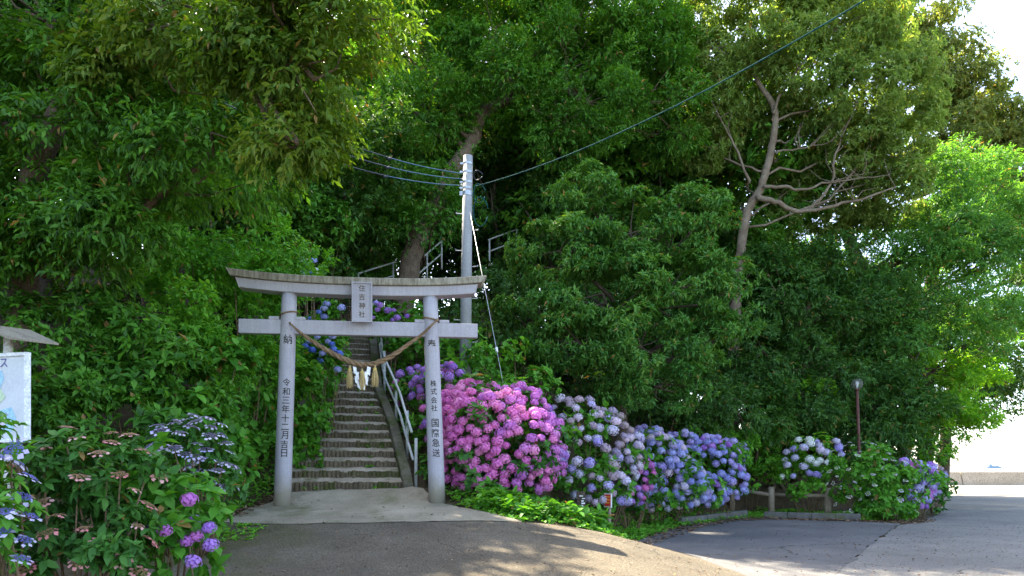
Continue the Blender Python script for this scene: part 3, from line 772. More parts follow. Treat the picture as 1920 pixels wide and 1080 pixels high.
# ------------------------------------------------------------------ sea wall, ship
sw = empty('sea_wall', (40, 55, 0), 'long low concrete sea wall across the end of the road', 'sea wall')
x = 30.0
while x < 78:
    L_ = 6.0
    v = [(x,54.3,-0.2),(x+L_-0.07,54.3,-0.2),(x+L_-0.07,54.75,1.08),(x,54.75,1.08),(x,55.2,1.08),(x+L_-0.07,55.2,1.08),(x+L_-0.07,55.4,-3),(x,55.4,-3)]
    bevel(MB().add(v, [(0,1,2,3),(3,2,5,4),(4,5,6,7),(0,3,4,7),(1,6,5,2)]).build('wall_panel', M['seawall'], sw), 0.03)
    x += L_
sc_ = W(1864, 878.6, 2600); ship = empty('ship', (sc_[0], 2600, -2.6), 'distant blue-grey cargo ship out on the sea', 'ship')
def sbox(x0, x1, z0, z1, nm, par=None): return MB().box((sc_[0] + (x0+x1)/2, 2600, -2.6 + (z0+z1)/2), (x1-x0, 8, z1-z0)).build(nm, M['ship'], ship)
mb = MB(); hx = [-26, 22, 28, -28]; 
v = [(sc_[0]+x_, 2600+y_, z_) for z_, xx in ((-2.8, (-24, 22)), (3.5, (-27, 28))) for x_, y_ in ((xx[0],-4),(xx[1],-4),(xx[1],4),(xx[0],4))]
mb.add(v, [(0,1,5,4),(1,2,6,5),(2,3,7,6),(3,0,4,7),(4,5,6,7)]).build('hull', M['ship'], ship)
sbox(-22, -10, 6, 15, 'bridge_house'); sbox(-17, -15, 15, 21, 'mast'); sbox(8, 9.5, 6, 17, 'crane_post'); sbox(-8, 16, 6, 9, 'hatch')

# ------------------------------------------------------------------ notice board
BY = 7.2; BR = rotz(R(-14))
br = W(53, 740, BY)
def BL(x, y, z): v = BR @ np.array([x, y, 0]); return np.array([br[0] + v[0], br[1] + v[1], z])
bz1 = W(0, 664, BY)[2]; bz0 = W(0, 826, BY)[2]
nb = empty('notice_board', BL(-0.75, 0, tz(*BL(-0.75,0,0)[:2])), 'white map notice board with small tilted roof among the lacecap hydrangeas', 'notice board')
bd = MB().box(BL(-0.75, 0, (bz0+bz1)/2), (1.5, 0.03, bz1-bz0), BR).build('board', M['board_white'], nb)
for (cx, cz, w_, h_) in ((-0.75, bz1, 1.54, 0.035), (-0.75, bz0, 1.54, 0.035), (0, (bz0+bz1)/2, 0.035, bz1-bz0-0.037), (-1.5, (bz0+bz1)/2, 0.035, bz1-bz0-0.037)):
    MB().box(BL(cx, -0.01, cz), (w_, 0.05, h_), BR).build('frame', M['white_paint'], bd)
def blob(cx, cz, pts, mat, off):
    v = [BL(cx + a, -0.016 - off, cz + b) for a, b in pts]
    MB().add(v, [tuple(range(len(v)))]).build('map_area', mat, bd)
zb = (bz0 + bz1) / 2
blob(-0.3, zb - 0.2, [(-.5,-.2),(.1,-.16),(.16,-.02),(.1,.1),(-.1,.06),(-.3,.12),(-.5,.05)], M['map_blue'], 0.002)
blob(-0.3, zb + 0.03, [(-.5,-.1),(-.1,-.12),(.02,-.02),(-.04,.06),(-.2,.1),(-.5,.14)], M['map_green'], 0.004)
blob(-0.33, zb + 0.2, [(-.3,-.1),(-.02,-.09),(.03,.0),(0,.09),(-.3,.12)], M['map_blue'], 0.003)
char_flat('ス', BL(-0.305, -0.02, W(0, 679, BY)[2]), 0.1, BR, M['map_ink'], bd, 0.0)
for cx in (-0.34, -1.2):
    p = BL(cx, 0.06, 0); g_ = tz(p[0], p[1])
    MB().tube([(p[0], p[1], g_ - 0.2), (p[0], p[1], bz1 + 0.24)], 0.045, 12).build('post', M['rust_white'], nb, True)
rc = W(0, 627, BY)[2]
v = [BL(x_, y_, z_) for x_, y_, z_ in ((-1.7,-0.3,rc+0.06),(0.0,-0.3,rc-0.10),(0.06,0.35,rc-0.09),(-1.7,0.35,rc+0.07))]
v = [BL(-1.7,-0.28,rc+0.02), BL(-0.33,-0.28,rc+0.06), BL(-0.33,0.32,rc+0.10), BL(-1.7,0.32,rc+0.06)]
def slab(c4, t): return MB().add(np.array(c4 + [np.array(q) + [0,0,t] for q in c4]), [(3,2,1,0),(4,5,6,7),(0,1,5,4),(1,2,6,5),(2,3,7,6),(3,0,4,7)])
slab(v, 0.025).build('roof', M['roof_board'], nb)
slab([BL(-0.328,-0.28,rc+0.06), BL(0.05,-0.26,rc-0.10), BL(0.05,0.32,rc-0.06), BL(-0.328,0.32,rc+0.10)], 0.02).build('roof_flap', M['roof_board'], nb)

# ------------------------------------------------------------------ small signs in the bed
sp = on_ground(1142, 13.6)
sg = empty('warning_sign', sp, 'small red and white sign on a stake under the pale hydrangeas', 'sign')
MB().tube([sp - [0,0,.2], W(1143, 940, 13.6)], 0.035, 8).build('stake', M['log'], sg, True)
sc2 = W(1140, 938, 13.55); sr = rotz(R(-58))
pl = MB().box(sc2, (0.22, 0.02, 0.28), sr).build('plate', M['white_paint'], sg)
MB().box(sc2 + sr @ np.array([0, -0.014, 0]), (0.18, 0.008, 0.23), sr).build('red_field', M['red_paint'], pl)
for k in range(3): MB().box(sc2 + sr @ np.array([0.01*k, -0.022, 0.07 - 0.06*k]), (0.15 - 0.03*k, 0.006, 0.026), sr).build('lettering', M['yellow_paint'], pl)
sp = on_ground(1088, 13.0)
sk = empty('marker_stake', sp, 'dark wooden marker stake with white lettering beneath the pale hydrangeas', 'stake')
MB().box((sp + W(1090, 926, 13))/2 * [1,1,1], (0.16, 0.04, abs(W(1090, 926, 13)[2]-sp[2]) + 0.1), rotz(0.1)).build('board', M['bark_dark'], sk)
for k in range(9):
    c = W(1090 + rng.uniform(-5, 5), 930 + k * 4.6, 12.97)
    MB().box(c, (rng.uniform(.03,.07), 0.006, rng.uniform(.012,.028)), rotz(0.1)).build('lettering', M['white_paint'], sk)

# ================================================================== vegetation
def nrm(a): return a / (np.linalg.norm(a, axis=-1, keepdims=True) + 1e-9)
TEMPL = {
 'd': (np.array([(0,0,0),(0.42,-0.5,0.10),(1,0,-0.12),(0.42,0.5,0.10)]), [(0,1,2),(0,2,3)]),
 'o': (np.array([(0,0,0),(0.22,-0.40,0.07),(0.58,-0.42,0.05),(1,0,-0.16),(0.58,0.42,0.05),(0.22,0.40,0.07),(0.5,0,-0.02)]), [(0,1,6),(1,2,6),(2,3,6),(3,4,6),(4,5,6),(5,0,6)]),
 'h': (np.array([(0,0,0),(0.35,-0.48,0.08),(0.72,-0.36,0.02),(1,0,-0.14),(0.72,0.36,0.02),(0.35,0.48,0.08)]), [(0,1,2,3),(0,3,4,5)]),
}
TRI = [0]
def leaf_arrays(P, D, N, L, Wd, shape):
    T, Fc = TEMPL[shape]; n = len(P); k = len(T)
    D = nrm(D); S = nrm(np.cross(D, N)); U = np.cross(S, D)
    L = np.broadcast_to(L, (n,)); Wd = np.broadcast_to(Wd, (n,))
    v = (P[:, None, :] + D[:, None, :] * (T[None, :, 0:1] * L[:, None, None])
         + S[:, None, :] * (T[None, :, 1:2] * Wd[:, None, None]) + U[:, None, :] * (T[None, :, 2:3] * L[:, None, None]))
    v = v.reshape(-1, 3)
    fl = [np.array([f for f in Fc], np.int32)]
    f = (fl[0][None] + (np.arange(n) * k)[:, None, None]).reshape(-1, fl[0].shape[1])
    r = np.repeat(rng.random(n), len(Fc))
    return v, f, r
def fast_mesh(name, parts):
    """parts: list of (verts, faces(all same size), rnd)"""
    V = np.concatenate([p[0] for p in parts]); off = 0; loops = []; starts = []; rn = []; ls = 0
    for v, f, r in parts:
        loops.append((f + off).ravel()); k = f.shape[1]
        starts.append(ls + np.arange(len(f)) * k); ls += f.size; off += len(v); rn.append(r)
        TRI[0] += len(f) * (k - 2)
    loops = np.concatenate(loops).astype(np.int32); starts = np.concatenate(starts).astype(np.int32)
    me = bpy.data.meshes.new(name)
    me.vertices.add(len(V)); me.vertices.foreach_set('co', V.astype(np.float32).ravel())
    me.loops.add(len(loops)); me.loops.foreach_set('vertex_index', loops)
    me.polygons.add(len(starts)); me.polygons.foreach_set('loop_start', starts)
    a = me.attributes.new('rnd', 'FLOAT', 'FACE'); a.data.foreach_set('value', np.concatenate(rn).astype(np.float32))
    me.update(calc_edges=True); me.validate()
    return me

def sprigs(P, D, m, L, Wd, style, droop=0.3, shape='d', up=0.6, jit=0.35):
    """m leaves on each twig tip P pointing along D"""
    n = len(P); D = nrm(D)
    ref = nrm(rng.normal(size=(n, 3))); S = nrm(np.cross(D, ref)); U = np.cross(S, D)
    PP, DD = [], []
    a0 = rng.uniform(0, 6.28, n)
    for j in range(m):
        if style == 'whorl':
            a = a0 + j * 2 * math.pi / m + rng.normal(0, 0.2, n)
            rad = np.cos(a)[:, None] * S + np.sin(a)[:, None] * U
            d = D * rng.uniform(0.15, 0.7, n)[:, None] + rad
            p = P - D * (rng.uniform(0, 0.25, n) * L)[:, None]
        else:
            tl = L * m * 0.26; t = j / m
            sd = (1 if j % 2 else -1)
            rad = np.cos(a0)[:, None] * S + np.sin(a0)[:, None] * U
            d = D * (0.5 + 0.6 * t) + rad * sd * 0.85
            p = P + D * (t * tl) + np.array([0, 0, -1.0]) * (droop * 0.5 * t * t * tl)
        d = d + np.array([0, 0, -droop]) + rng.normal(0, jit * 0.6, (n, 3))
        PP.append(p); DD.append(d)
    PP = np.concatenate(PP); DD = np.concatenate(DD)
    N = np.tile(D * 0.5, (m, 1)) + np.array([0, 0, up]) + rng.normal(0, jit, PP.shape)
    sc = rng.uniform(0.5, 1.3, len(PP))
    return leaf_arrays(PP, DD, N, L * sc, Wd * sc, shape)

def lobe_tips(lobe, leaf_area, m, lai, clump=0.45, back=0.35, flat=0.6, nck=1.05):
    """twig tips inside a lobe: clumps on its outer shell"""
    c, r = lobe
    n_tip = int(lai * math.pi * r[0] * r[2] / leaf_area / m)
    rc = clump
    nc = max(5, int(nck * (r[0]*r[2] + r[0]*r[1]) / (rc * rc)))
    d = nrm(rng.normal(size=(nc * 3, 3)))
    keep = (d[:, 1] < 0.25) | (rng.random(len(d)) < back)
    d = d[keep][:nc]; nc = len(d)
    rad = rng.uniform(0.55, 1.0, nc) ** 0.6
    cc = c + d * r * rad[:, None]
    w = rng.uniform(0.25, 1.9, nc); w /= w.sum()
    ci = rng.choice(nc, n_tip, p=w)
    e = nrm(rng.normal(size=(n_tip, 3))) 
    rr = rng.uniform(0.25, 1, n_tip) ** 0.5
    size = rc * rng.uniform(0.7, 1.3, nc)[ci]
    P = cc[ci] + e * np.array([1, 1, flat]) * (rr * size)[:, None]
    D = e * 0.7 + d[ci] * 0.6 + np.array([0, 0, 0.25])
    return P, D, cc

def px_lobes(L_):
    """(x, y, rx, ry, Y) in photo pixels -> ellipsoids"""
    out_ = []
    for (x, y, rx, ry, Y) in L_:
        a, b = rx / F * Y, ry / F * Y
        out_.append((W(x, y, Y), np.array([a, 0.5 * (a + b) * 0.85, b])))
    return out_

def limbs(mb, base, path_pts, radii, lobes_cc, limb_r=0.10, n_sub=10):
    """trunk along path then a limb to each lobe and twigs to its clumps"""
    P = crom(np.array(path_pts, float), np.linspace(0, 1, 8 * len(path_pts)))
    rr = np.interp(np.linspace(0, 1, len(P)), np.linspace(0, 1, len(radii)), radii)
    P = P + rng.normal(0, 0.02, P.shape) * rr[:, None] * 4
    mb.tube(P, rr, 12)
    for li_, ((c, r), cc) in enumerate(lobes_cc):
        if limb_r < 0.06 and li_ % 3: continue
        # leave the trunk where it is lower than the lobe and near
        hd = np.hypot(P[:, 0] - c[0], P[:, 1] - c[1])
        d = np.linalg.norm(P - c, axis=1) + 1.3 * np.maximum(0, P[:, 2] - (c[2] - 0.6 * hd))
        d[: len(P) // 3] += 3
        i = int(np.argmin(d))
        a = P[i]; r0 = min(rr[i] * 0.6, limb_r)
        ln = np.linalg.norm(c - a)
        t = np.linspace(0, 1, 8)[:, None]
        q = a + (c - a) * t; q[:, 2] += (np.sin(t[:, 0] * math.pi) * -0.10 * ln) + 0
        q += rng.normal(0, 0.035 * ln, q.shape) * np.sin(t * math.pi)
        mb.tube(q, np.linspace(r0, min(0.03, r0), 8), 6)
        k = min(n_sub, len(cc))
        for e in cc[rng.choice(len(cc), k, replace=False)]:
            j = rng.integers(4, 8); s_ = q[j]
            md = (s_ + e) / 2 + rng.normal(0, 0.1, 3) - [0, 0, 0.08 * np.linalg.norm(e - s_)]
            mb.tube([s_, md, e], [0.024, 0.015, 0.006], 4, False)

def tree(name, label, base, path, radii, lobes, mat, leaf, bark='bark', group=None, cat='tree', extra_crown=None, n_sub=10, limb_r=0.10):
    """leaf: dict(L, W, m, lai, style, droop, shape, clump)"""
    o = empty(name, base, label, cat, group)
    allcc = []
    def crown(ls, mt, nm='crown'):
        parts = []
        for lb_ in ls:
            P, D, cc = lobe_tips(lb_, leaf['L'] * leaf['W'] * 0.5, leaf['m'], leaf['lai'], leaf.get('clump', 0.45), leaf.get('back', 0.35), leaf.get('flat', 0.6), leaf.get('nck', 1.05))
            parts.append(sprigs(P, D, leaf['m'], leaf['L'], leaf['W'], leaf['style'], leaf.get('droop', 0.3), leaf.get('shape', 'd'), leaf.get('up', 0.6)))
            allcc.append((lb_, cc))
        return link(nm, fast_mesh(nm, parts), M[mt], o)
    crown(lobes, mat)
    for ls, mt, lab in (extra_crown or []):
        c_ = crown(ls, mt); c_['label'] = lab
    mb = MB(); limbs(mb, base, [np.array(base) - [0,0,0.3]] + [np.array(p) for p in path], radii, allcc, limb_r, n_sub)
    mb.build('trunk', M[bark], o, True)
    return o

LF_OAK = dict(L=0.115, W=0.042, m=7, lai=5.2, style='alt', droop=0.75, clump=0.42, up=0.5)
# --- the near oak
b = on_ground(38, 9.4)
olive = px_lobes([(400,70,150,120,8.2),(540,60,130,110,7.9),(640,15,90,60,7.7),(590,150,95,90,7.8),(480,190,120,110,8.1),(560,270,55,50,7.8),(300,120,130,120,8.4)])
green = px_lobes([(90,40,190,130,8.7),(120,220,170,130,8.8),(300,270,150,110,8.6),(60,400,150,110,8.9),(220,410,150,100,8.9),(400,290,110,80,8.5),(110,520,130,80,9.2),(-90,150,160,170,8.8),(-80,420,120,150,8.9)])
tree('oak_tree', 'big leaning evergreen oak with drooping olive tinged leaves, overhanging the notice board', b,
     [b + [0.05,0,1.2], b + [0.3,-0.3,2.6], b + [0.9,-0.6,3.9], b + [1.9,-0.9,4.9], b + [3.2,-1.2,5.4]], [0.24,0.2,0.17,0.13,0.09,0.05], green, 'lf_oak', LF_OAK, 'bark',
     extra_crown=[(olive, 'lf_olive', 'olive yellow outer foliage')])

# --- centre tree
LF_C = dict(L=0.14, W=0.05, m=7, lai=3.9, style='alt', droop=0.55, clump=0.7)
b = W(748, 530, 20.5); b[2] = tz(b[0], b[1]); 
tree('broadleaf_tree', 'large spreading dark green tree on a bent trunk above the utility pole', b,
     [W(780,455,20.7), W(812,385,21), W(850,320,21.5), W(885,265,22), W(905,215,22), W(960,185,22), W(1060,170,22)], [0.34,0.3,0.27,0.25,0.22,0.19,0.14,0.08],
     px_lobes([(800,70,120,110,22.5),(930,50,140,110,22),(1060,90,140,100,22),(1180,70,110,90,22.5),(1240,190,90,80,22),(770,200,100,90,21.5),(960,150,120,60,21.5),(1110,190,110,60,21.5),(860,-40,200,80,23),(1090,-50,200,80,23),(740,330,80,70,21),(1050,235,100,40,21.5),(850,215,70,50,21.6),(1190,150,90,70,23),(1150,30,110,60,23.5),(1230,110,80,60,23.5),(1285,130,45,70,23.8),(760,100,70,90,23.5),(1270,250,60,50,23.5)]),
     'lf_center', LF_C, 'bark')
b = on_ground(770, 24.5)
tree('broadleaf_tree', 'leafy young tree leaning over the hillside stairs, just left of the pole', b,
     [W(770,470,24.3), W(760,420,24)], [0.12,0.1,0.06],
     px_lobes([(740,420,80,55,23.8),(800,410,60,45,24.2),(700,470,40,40,23.6),(790,350,70,55,24),(815,385,55,45,20.3),(765,425,50,38,20),(850,330,45,40,21)]), 'lf_shrub', dict(LF_C, L=0.14, W=0.055, droop=0.35), 'bark')

# --- whorled bushy tree
LF_W = dict(L=0.135, W=0.042, m=9, lai=5.6, nck=1.7, style='whorl', droop=0.12, clump=0.42, up=1.0, flat=0.45)
b = on_ground(1158, 16.4)
tree('laurel_tree', 'dense domed laurel with layered dark whorled leaves behind the pale hydrangeas', b,
     [W(1165,720,16.3), W(1180,650,16.4), W(1200,560,16.5), W(1190,470,16.6)], [0.2,0.17,0.14,0.11,0.06],
     px_lobes([(1095,375,75,55,16.4),(1050,470,95,65,16),(1180,430,110,70,16.3),(1300,430,90,80,16.6),(1010,580,65,75,15.8),(1130,550,130,80,15.6),(1270,540,120,80,15.8),(1375,560,60,80,16.4),(1080,640,80,55,15.4),(1200,650,110,70,15.2),(1240,725,80,50,15.2),(1330,640,65,55,15.8),(1170,735,55,35,15.4)]),
     'lf_whorl', LF_W, 'bark_dark')

# --- pale open tree with bare crooked limbs
LF_L = dict(L=0.16, W=0.055, m=7, lai=5.2, style='whorl', droop=0.25, clump=0.5, up=0.8, flat=0.6, nck=2.2, back=0.7)
b = on_ground(1372, 22.6)
lt_o = tree('open_crowned_tree', 'tall pale green tree with bare crooked limbs showing through its open crown', b,
     [W(1378,600,22.6), W(1385,500,22.6), W(1400,400,22.6), W(1426,352,22.6), W(1448,270,22.6), W(1452,205,22.6), W(1425,160,22.6), W(1400,110,22.6)], [0.2,0.17,0.155,0.145,0.13,0.115,0.1,0.075,0.045],
     px_lobes([(1345,90,75,75,22.6),(1450,60,110,80,22.4),(1570,50,110,70,22.4),(1665,100,80,80,22.7),(1620,180,100,70,22.4),(1510,150,90,60,22.6),(1690,250,65,70,22.9),(1600,260,75,50,22.8),(1340,190,65,65,23),(1320,270,55,55,23.2),(1690,340,55,45,23),(1560,-40,170,60,22.9),(1400,-20,110,60,23),(1710,180,55,70,23.2),(1430,130,70,50,23),(1540,220,80,50,23.6),(1640,320,60,45,23.4),(1390,250,50,60,23.8),(1480,260,70,60,24.5),(1540,320,80,50,24.8),(1620,380,70,45,24.8),(1480,340,70,50,25),(1600,300,80,50,24.6),(1660,400,60,40,25),(1400,330,60,50,25),(1440,240,60,60,25),(1320,130,60,70,24),(1300,40,50,50,24),(1440,420,60,40,25),(1560,400,80,40,25.4),(1620,230,70,60,24.6),(1530,60,100,70,24.4),(1650,40,80,60,24)]),
     'lf_light', LF_L, 'bark_pale', limb_r=0.04, n_sub=4)
mb = MB()
for pl_, r0 in (([(1420,368),(1450,378),(1480,392),(1520,396),(1570,384),(1620,372),(1680,350)], 0.12), ([(1430,350),(1470,350),(1500,356),(1540,345),(1590,338),(1650,330)], 0.075),
                ([(1515,394),(1540,370),(1562,335),(1566,290),(1590,230),(1610,190)], 0.07), ([(1455,285),(1490,280),(1530,272),(1580,262)], 0.04), ([(1405,345),(1385,290),(1360,240),(1345,210)], 0.06),
                ([(1452,210),(1480,150),(1530,90),(1560,60)], 0.06)):
    pts = crom(np.array([W(x_, y_, 22.4 - 0.1 * (k % 2)) for k, (x_, y_) in enumerate(pl_)]), np.linspace(0, 1, 24))
    pts += rng.normal(0, 0.02, pts.shape)
    mb.tube(pts, np.linspace(r0 * 0.8, r0 * 0.2, 24), 8)
    for q in range(7):
        a_ = pts[rng.integers(8, 24)]; e_ = a_ + np.array([rng.normal(0, 0.5), rng.normal(0, .3), rng.uniform(0.2, 0.9)])
        mb.tube([a_, (a_ + e_) / 2 + rng.normal(0, .08, 3), e_], [0.02, 0.013, 0.006], 4, False)
mb.build('branch', M['bark_pale'], lt_o, True)

# --- right hand trees
LF_R = dict(L=0.165, W=0.055, m=8, lai=3.4, style='alt', droop=0.6, clump=0.75)
b = on_ground(1640, 25.5)
tree('drooping_tree', 'wide bluish green tree with drooping leafy boughs above the lamp post', b,
     [W(1640,650,25.5), W(1635,560,25.5), W(1600,470,25.5), W(1590,420,25.5), W(1640,380,25)], [0.34,0.3,0.28,0.24,0.2,0.1],
     px_lobes([(1800,320,80,45,25),(1830,400,80,55,25),(1760,430,80,50,24.5),(1860,490,60,60,25),(1780,520,80,50,24),(1700,500,70,45,24),(1850,590,55,55,25),(1740,600,70,40,23.5),(1640,500,70,50,24.5),(1800,650,60,35,24.5),(1900,420,50,80,26),(1730,650,60,40,23.2),(1760,360,70,50,25.5),(1880,350,50,60,26),(1840,470,70,50,25),(1720,440,60,50,25),(1690,570,70,50,24.5),(1790,590,60,50,24.5),(1650,430,60,35,25.5),(1905,520,40,70,25.5),(1890,600,40,50,25.5)]),
     'lf_right', LF_R, 'bark_dark')
b = on_ground(1500, 24)
tree('broadleaf_tree', 'deep green tree with a crooked bare limb filling the shade behind the lamp post', b,
     [W(1505,700,24), W(1500,620,24), W(1520,560,24), W(1580,520,24)], [0.3,0.25,0.22,0.16,0.08],
     px_lobes([(1450,540,80,70,23),(1560,500,90,60,24),(1540,590,110,60,23.5),(1430,660,80,60,22.5),(1540,690,110,60,22.8),(1640,600,90,60,24),(1460,760,90,55,22),(1400,780,70,50,21.5),(1620,700,90,50,23.5),(1350,740,60,60,20.5),(1570,780,70,40,23),(1640,790,80,35,22.6),(1690,825,80,30,22.6),(1620,740,70,40,23),(1690,770,70,40,22.8),(1600,830,80,25,22.6)]),
     'lf_deep', dict(LF_R, lai=4.0), 'bark')
b = on_ground(1690, 25.0)
tree('maple_tree', 'bright backlit maple with low spreading boughs reaching over the road', b,
     [W(1690,800,25), W(1695,740,25), W(1720,690,25)], [0.16,0.14,0.1,0.05],
     px_lobes([(1740,690,70,40,24.5),(1790,740,60,40,24),(1760,810,60,35,23.5),(1740,760,60,40,23.5),(1800,790,45,30,24),(1830,760,40,35,24.5),(1770,660,60,40,25),(1820,700,50,40,25),(1750,840,50,22,23),(1500,735,35,22,22)]),
     'lf_maple', dict(L=0.13, W=0.075, m=6, lai=3.6, style='alt', droop=0.25, clump=0.55, flat=0.3, up=1.2), 'bark_dark')
b = on_ground(1735, 35)
LF_F = dict(L=0.2, W=0.085, m=6, lai=3.6, style='whorl', droop=0.25, clump=0.9)
tree('sun_tinted_tree', 'tree with golden sunlight put into its leaf colour, standing highest against the white sky', b,
     [W(1740,600,34.5), W(1770,400,34), W(1790,250,34)], [0.4,0.32,0.24,0.1],
     px_lobes([(1740,60,60,70,33),(1770,130,60,70,33),(1820,190,65,65,33),(1790,260,60,60,33),(1870,250,50,60,33.5),(1850,330,70,50,33),(1780,360,50,40,33),(1890,370,40,50,33.5),(1720,130,60,80,33.5),(1800,150,60,60,34),(1850,260,60,70,34),(1730,280,60,70,34),(1910,300,50,70,34),(1700,10,70,70,33),(1890,250,45,50,33.5),(1900,400,60,60,34)]),
     'lf_painted_sun', dict(LF_F, lai=4.8, nck=2.4, clump=0.75, back=0.6), 'bark_dark')
b = on_ground(1765, 37)
tree('dark_tree', 'dark small leaved tree whose boughs hang low over the sea wall', b,
     [W(1790,700,37), W(1840,620,36)], [0.3,0.25,0.1],
     px_lobes([(1880,620,50,60,35),(1870,690,60,45,35),(1910,560,50,60,35.5),(1930,680,50,50,35),(1925,470,40,50,36),(1840,640,60,60,34.5),(1820,720,60,40,34),(1890,750,40,25,34.5)]), 'lf_dark', dict(LF_F, L=0.18, W=0.08), 'bark_dark')
b = on_ground(1330, 26)
tree('broadleaf_tree', 'shaded tree standing between the laurel and the open crowned tree', b,
     [W(1325,500,26), W(1320,350,26)], [0.25,0.2,0.1],
     px_lobes([(1330,330,80,70,25),(1400,440,70,60,25),(1270,300,70,50,25.5),(1380,260,40,50,25),(1180,320,90,50,25),(1450,480,60,50,25),(1500,420,50,40,26)]), 'lf_center', dict(LF_R, lai=3.0), 'bark_dark')

# --- background wood: individual trees sharing three crowns
def proto_crown(seed_lobes, mat, leaf):
    parts = []; 
    for lb_ in seed_lobes:
        P, D, cc = lobe_tips(lb_, leaf['L']*leaf['W']*0.5, leaf['m'], leaf['lai'], 0.8, 0.6)
        parts.append(sprigs(P, D, leaf['m'], leaf['L'], leaf['W'], leaf['style'], leaf['droop']))
    me = fast_mesh('crown', parts); me.materials.append(M[mat]); return me
LF_B = dict(L=0.18, W=0.075, m=7, lai=3.4, style='alt', droop=0.4)
protos = []
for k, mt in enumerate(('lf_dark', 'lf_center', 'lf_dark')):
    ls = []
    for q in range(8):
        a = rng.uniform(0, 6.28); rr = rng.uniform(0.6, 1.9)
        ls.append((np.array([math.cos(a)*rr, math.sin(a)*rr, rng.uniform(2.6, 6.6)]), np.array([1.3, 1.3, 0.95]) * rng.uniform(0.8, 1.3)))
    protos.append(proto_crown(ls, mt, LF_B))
mb = MB(); mb.tube(crom(np.array([(0,0,-0.4),(0.1,0,1),(-0.1,0.1,2.4),(0.15,0,4),(0,0,6)], float), np.linspace(0,1,20)), np.linspace(0.22, 0.06, 20), 9)
for q in range(7):
    a = rng.uniform(0, 6.28); z = rng.uniform(1.8, 4.5)
    mb.tube([(0,0,z),(math.cos(a)*0.8,math.sin(a)*0.8,z+0.5),(math.cos(a)*1.8,math.sin(a)*1.8,z+1.4)], [0.09,0.06,0.02], 5)
trunk_me = mb.mesh('trunk', True); trunk_me.materials.append(M['bark_dark'])
bgs = [(-200,20,1.5),(60,22,1.5),(250,20,1.35),(420,22,1.3),(520,25,1.5),(600,19.5,0.95),(660,27,1.5),(560,21.5,1.25),(730,30,1.5),(860,31,1.55),(990,29,1.35),(1100,32,1.5),(1230,29,1.3),(1350,33,1.5),(1470,31,1.25),(480,16.5,0.85),(390,17.5,1.1),(1050,24,0.9),(930,25,0.75),(690,34,1.7),(1180,23,0.75),(1540,30,1.15),(1620,32,1.2),(1700,33,1.25),(1480,36,1.6),(1600,37,1.5),(1420,28,1.1),(1000,27,1.9),(1130,26,1.75),(1250,27,1.7),(880,28,1.9),(1340,27.5,1.7),(300,16,1.5),(150,15,1.5),(1290,25,0.75),(1085,22,0.6),(1210,24.5,0.7),(1360,27,0.9),(640,26,0.6),(715,27,0.6),(790,26.5,0.62),(865,27.5,0.6),(560,26,0.62),(940,28,0.7),(1470,27.5,0.7),(-40,13.5,1.4),(70,14,1.3),(-150,13,1.4),(180,13.5,1.1),(345,14.5,0.95),(400,15.5,0.9)]
for k, (px_, Y, s) in enumerate(bgs):
    g_ = on_ground(px_, Y)
    mid = k % 3 == 1
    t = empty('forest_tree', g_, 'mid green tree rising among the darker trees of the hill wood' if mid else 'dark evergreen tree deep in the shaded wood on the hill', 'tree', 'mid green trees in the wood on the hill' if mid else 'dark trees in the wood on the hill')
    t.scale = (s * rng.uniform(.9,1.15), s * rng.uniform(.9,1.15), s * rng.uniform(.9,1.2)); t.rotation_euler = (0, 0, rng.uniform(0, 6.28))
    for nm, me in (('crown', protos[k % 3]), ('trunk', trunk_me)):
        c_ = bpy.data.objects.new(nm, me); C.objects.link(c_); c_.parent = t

# ------------------------------------------------------------------ shrubs
def shrub(name, label, lobes, mat, leaf, stems=5, group=None, cat='shrub', bark='stem'):
    cs = np.array([l[0] for l in lobes]); c = cs.mean(0)
    b = np.array([c[0], c[1], tz(c[0], c[1])])
    o = empty(name, b, label, cat, group)
    parts = []; allcc = []
    for lb_ in lobes:
        P, D, cc = lobe_tips(lb_, leaf['L']*leaf['W']*(0.62 if leaf.get('shape') in ('o','h') else 0.5), leaf['m'], leaf['lai'], leaf.get('clump', 0.3), leaf.get('back', 0.3), leaf.get('flat', 0.7))
        g_ = terrain(P[:, 0], P[:, 1]); kp = P[:, 2] > g_ + 0.05
        P, D = P[kp], D[kp]
        if len(P) == 0: continue
        parts.append(sprigs(P, D, leaf['m'], leaf['L'], leaf['W'], leaf['style'], leaf.get('droop', 0.3), leaf.get('shape', 'd'), leaf.get('up', 0.8)))
        allcc.append(cc)
    link('foliage', fast_mesh('foliage', parts), M[mat], o)
    mb = MB(); cc = np.concatenate(allcc)
    for e in cc[rng.choice(len(cc), min(stems, len(cc)), replace=False)]:
        s_ = np.array([b[0] + (e[0]-b[0])*0.35, b[1] + (e[1]-b[1])*0.35, 0]); s_[2] = tz(s_[0], s_[1]) - 0.05
        mb.tube([s_, (s_ + e)/2 + rng.normal(0, .06, 3), e], [0.014, 0.010, 0.005], 5)
    mb.build('stem', M[bark], o, True)
    return o

